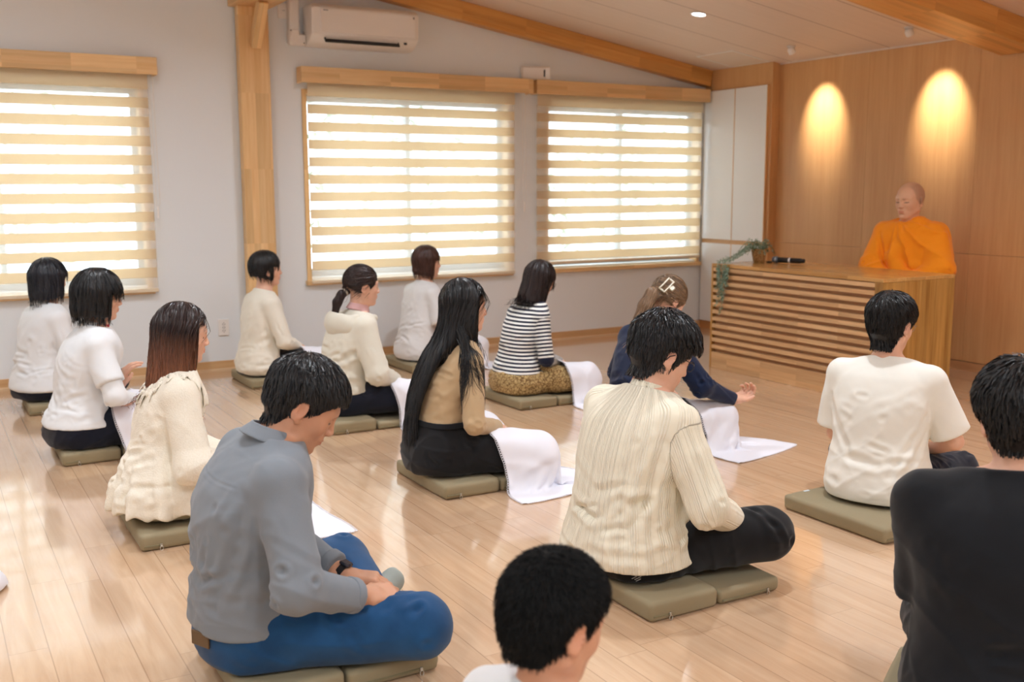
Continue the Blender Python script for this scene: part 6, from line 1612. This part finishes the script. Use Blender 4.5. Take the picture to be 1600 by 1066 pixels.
if not p.skip:
    p.build_body(SKIN_TAN)
    p.top('chambray_shirt', CHAMBRAY, ease=(.012, .018, .026, .024), hem=0.115, sr=(.060, .056, .042), folds=24, seed=141, fold_d=.007, hero=((-118, .50, -150, .30, .012, .014), (-112, .48, -128, .22, .014, .016), (-120, .46, -170, .36, .007, .012), (-95, .20, -170, .15, .010, .014), (-100, .26, -165, .24, .008, .014), (-60, .16, -130, .19, .009, .013), (170, .54, -170, .30, .004, .02), *[(a_, .505, a_+28, .505, .0025, .004) for a_ in (-235, -207, -179, -151)]), shoulder_r=.070, forearm=.78, neck=.60, hem_fn=lambda P: (.112+.30*np.clip(P[:, 0]+.03, 0, .3)).astype(f32))
    collar(p, CHAMBRAY, r0=.064, h=.038, flap=.036, out=.026, base=.580, tilt=.42)
    a = p.arm[-1]; u = a['W']-a['E']; L_ = np.linalg.norm(u); u = u/L_
    for sg in (-1, 1):
        a = p.arm[sg]; u = a['W']-a['E']; L_ = np.linalg.norm(u); u = u/L_; c0 = a['E']+u*L_*.70; c1 = a['E']+u*L_*.83
        prim_obj('rolled_cuff', lambda P: smax(smax(cap(P, a['E'], a['W'], .0575, .0475), -(P-c0.astype(f32))@u.astype(f32), .004), (P-c1.astype(f32))@u.astype(f32), .004), np.minimum(a['E'], a['W'])-.09, np.maximum(a['E'], a['W'])+.09, .004, CHAMBRAY, p.root, noise=.0025, seed=sg+3)
    a = p.arm[1]; u = a['W']-a['E']; u /= np.linalg.norm(u); wc = a['W']-u*.012
    F_ = frame_from(u, a['F'][:, 2])
    wm = MB(); wm.lathe([(.029, -.010), (.0325, -.0095), (.0325, .0095), (.029, .010)], n=28, M=mat4(np.stack([F_[:, 1], F_[:, 2], F_[:, 0]], 1), wc)); wm.build('watch_strap', BLACK_PL, p.root, True)
    MB().box((-.016, -.015, .030), (.016, .015, .040), .003, M=mat4(F_, wc)).build('watch_face', plain('watch_glass', (.02, .02, .03), .12), p.root, True)
    p.bottom('jeans', JEANS, seed=142, ease=.012, folds=30, fold_d=.008, waist=.165, tuck=False)
    prim_obj('belt', lambda P: smax(smax(np.abs(loft(P, p.S)-.016)-.0035, P[:, 2]-.160-.0*P[:, 0], .002), .128-P[:, 2], .002), (-.25, -.24, .10), (.22, .24, .18), .004, plain('belt_brown', s2l(70, 56, 42), .5), p.root)
    c = surf_pt(p.S, -152, .100, .024); MB().box((-.002, -.034, -.020), (.003, .034, .020), .001, M=mat4(rot(0, 0, math.radians(-152)), c)).build('leather_patch', plain('patch_leather', s2l(96, 72, 44), .5), p.root)
    SOCK = fabric('grey_sock', s2l(112, 108, 104), None, .9, 600, .3)
    prim_obj('sock', lambda P: smin(cap(P, (.16, -.10, -.012), (.25, -.16, -.022), .040, .032), cap(P, (.25, -.16, -.022), (.31, -.20, -.030), .032, .026), .02), (.05, -.3, -.09), (.40, .0, .06), .005, SOCK, p.root, noise=.002)
    prim_obj('sock', lambda P: smin(cap(P, (.36, .02, .075), (.44, .09, .085), .038, .034), cap(P, (.44, .09, .085), (.47, .16, .075), .034, .026), .02), (.28, -.08, -.03), (.56, .26, .16), .005, fabric('pale_sock', s2l(150, 156, 150), None, .9, 600, .3), p.root, noise=.002)
    p.hair(short_hair(t=.020, top=.020, side_z=-.010, nape_z=-.088, fringe=.052, tousle=.002, low_t=.003), H_BLACK, count=9000, L=.030, steps=6, width=.0009, lift=.004, h=.004, away=1.3, gw=.9, flop=.10, crown=(-.060, .012, .10), tipgrow=.003, stop=True)
    make_cushion(0.925, 2.77, 0, 'olive floor cushion under the bowing man in grey')

# ------------------------------------------------------------------ man in black, cut by the frame
p = Person('P12', 'broad black-haired man in a washed black tee shirt, seen from behind', (2.20, 1.42), 42, 1.03, 'm', width=1.22, depth=1.15, shw=.205, head=(10, 4, 0), head_off=(.03, 0, .128), h_body=.0050, h_cloth=.006,
           spine=[(0, 0), (.15, 0), (.30, .0), (.45, .03), (.55, .06), (.62, .08)], armR=dict(W=(0.26, -0.12, 0.17)), armL=dict(W=(0.26, 0.06, 0.17), pole=(-.4, .15, -.9)), legs={1: dict(K=(.38, .15, .10)), -1: dict(K=(.38, -.15, .10))})
if not p.skip:
    p.build_body()
    p.top('tee_shirt', BLACK_TEE, ease=(.016, .020, .024, .024), hem=0.02, sleeve='short', sr=(.075, .082, .05), folds=16, seed=121, fold_d=.006, shoulder_r=.082, sleeve_t=.85, neck=.60)
    p.bottom('trousers', BLACK_T, seed=122)
    p.hair(short_hair(t=.030, top=.030, side_z=-.02, nape_z=-.076, fringe=.045, tousle=.004, low_t=.010), H_SOFT, count=6000, L=.035, steps=6, width=.0013, lift=.006, h=.005, flop=.16, crown=(-.05, .0, .10), tipgrow=.005, stop=True)
    make_cushion(2.26, 1.50, 30, 'olive floor cushion under the broad man in black')

# ------------------------------------------------------------------ boy in the foreground
p = Person('P13', 'small boy with cropped black hair and a white tee, in the foreground', (0.84, 1.40), 12, .765, 'm', child=True, width=.95, head=(14, -4, 0), head_off=(.035, 0, .150), hs=.93, neck_r=.040, seat=0.065, h_body=.0040, h_cloth=.0055,
           spine=[(0, 0), (.15, 0), (.30, .0), (.45, .02), (.55, .03), (.62, .05)])
if not p.skip:
    p.build_body(SKIN_TAN)
    p.top('tee_shirt', WHITE_T, ease=(.014, .016, .020, .020), hem=0.02, sleeve='short', sr=(.06, .066, .05), folds=8, seed=131, fold_d=.005, sleeve_t=.8, neck=.60)
    p.bottom('shorts', NAVY_T, seed=132)
    p.hair(short_hair(t=.014, top=.015, side_z=-.012, nape_z=-.075, fringe=.050, fr_w=.078, low_t=.007), hair_mat('hair_boy_black', (.006, .006, .006), rough=.7, spec=.15), count=14000, L=.016, steps=3, width=.0008, lift=.006, h=.004, flop=.35, away=1.0, gw=.6, crown=(-.05, 0, .10), tipgrow=.008, stop=True)
    make_cushion(0.94, 1.42, 0, 'olive floor cushion under the small boy')

# ------------------------------------------------------------------ the monk behind the desk
p = Person('monk', 'monk with shaved head in bright saffron robes, seated upright behind the desk', (6.19, 5.00), 200, 1.03, 'm', width=1.05, head=(4, -16, 0), head_off=(.02, 0, .148), hs=1.07, seat=.50, h_body=.0045, h_cloth=.006,
           spine=[(0, 0), (.15, 0), (.30, .0), (.45, .01), (.55, .02), (.62, .03)], armR=dict(W=(.26, -.06, .14), pole=(-.2, -1, -.4)), armL=dict(W=(.24, .10, .12), pole=(-.2, 1, -.4)))
if not p.skip:
    def stub(q):
        sm = lambda v: np.clip(v/.012+.5, 0, 1)
        d = sm(q[:, 2]+.02-np.clip(q[:, 0]*.9, -.04, .2))*sm(.060-.30*np.abs(q[:, 1])-q[:, 0])*sm(q[:, 2]+.06)*(np.hypot(q[:, 0]+.01, q[:, 1]) < .15)
        bald = np.exp(-(((q-np.array([.045, 0, .105]))/np.array([.06, .04, .06]))**2).sum(1))
        return d*(1-.85*bald)*.8
    p.build_body(skin_mat('skin_warm', s2l(230, 184, 152)), stubble=stub, brows=(.35, .30, .28), lips=(.82, .56, .54))
    def robe(P, d):
        y = P[:, 1]; z = P[:, 2]
        # outer fold wrapping from the left shoulder across the chest, heavy end over the left arm
        d = smin(d, ell(P, (.0, .16, .30), (.15, .14, .27)), .05)
        d = smin(d, ell(P, (.03, -.17, .20), (.16, .135, .24)), .06)
        d = smin(d, chain(P, [(.05, .09, .60), (.115, .02, .50), (.165, -.06, .36), (.19, .02, .22), (.18, .10, .12)], [.035, .045, .045, .05, .06], .02), .02)
        d = smin(d, cap(P, (-.04, .10, .56), (.06, .06, .60), .045, .035), .03)
        return d
    r = np.random.default_rng(9)
    def robe_folds(V):
        th = np.arctan2(V[:, 1]+.07, .63-V[:, 2]); dist = np.hypot(V[:, 1]+.07, V[:, 2]-.63); front = np.clip((V[:, 0]-.02)/.06, 0, 1)
        fan = (1-np.abs(np.sin(th*7.5+.5*snoise(V, 8, 3))))**1.6*np.clip(dist/.15, 0, 1)*np.clip(th/.12+.5, 0, 1)*np.clip((1.5-th)/.3, 0, 1)*.020
        low = (1-np.abs(np.sin(V[:, 2]*42-V[:, 1]*16+snoise(V, 9, 8))))**1.8*np.clip(-th/.15, 0, 1)*np.clip((.42-V[:, 2])/.15, 0, 1)*.014
        side = (1-np.abs(np.sin(np.arctan2(V[:, 1], V[:, 0])*9+V[:, 2]*8)))**2*(1-front)*.010
        edge = .010/(1+np.exp(-(th-.05)/.02))*np.clip(dist/.1, 0, 1)
        return (fan+low+edge)*front+side
    p.top('saffron_robe', SAFFRON, ease=(.022, .026, .036, .05), hem=0.0, sr=(.085, .085, .07), folds=30, seed=150, fold_d=.010, ridge=.008, post=robe_folds, hero=((60, .56, -50, .30, .018, .016), (70, .50, -40, .22, .018, .018), (50, .58, -20, .36, .014, .014), (90, .45, 10, .14, .016, .018), (-60, .50, -20, .2, .012, .016), (-100, .40, -50, .12, .012, .016), (120, .4, 60, .1, .014, .018)), flare=.05, shoulder_r=.074, neck=.605, neck_tilt=.35, extra=robe, forearm=1.12)
    V = p.last
    collar(p, SAFFRON, r0=.066, h=.020, base=.588, standonly=True, tilt=.35, flare=.01, open_w=-.01)
    p.bottom('under_robe', SAFFRON, seed=151, ease=.03)
    t = empty('low_bench', (6.19, 5.00, 0)); tag(t, 'plain wooden bench behind the desk carrying the monk', 'bench')
    MB().box((-.20, -.17, .44), (.20, .20, .488), .004).build('seat', OAK_TOP, t)
    for sx_ in (-.16, .16):
        for sy_ in (-.13, .15): MB().box((sx_-.025, sy_-.025, 0), (sx_+.025, sy_+.025, .44), .003).build('leg', OAK, t)

# a white lap cloth reaching in at the left edge, its wearer outside the picture
t = empty('lap_cloth', (0.02, 3.80, 0)); tag(t, 'white lace-edged cloth just entering at the left edge of the floor', 'cloth', 'white lap cloths')
def edgecloth(P):
    d = ell(P, (-.20, 0, -.02), (.38, .20, .20)); d = np.abs(d)-.002; d = smax(d, .003-P[:, 2], .003)
    return d.astype(f32)
V, Q = sculpt(lambda P: smax(ell(P, (-.22, .02, .0), (.40, .17, .16)), .002-P[:, 2], .01), (-.66, -.2, -.01), (.22, .22, .2), .009)
V = V+normals(V, Q)*(snoise(V, 22, 4)*.008)[:, None]; V[:, 2] = np.maximum(V[:, 2], .002)
mesh_obj('cotton_sheet', V, Q, COTTON, t)
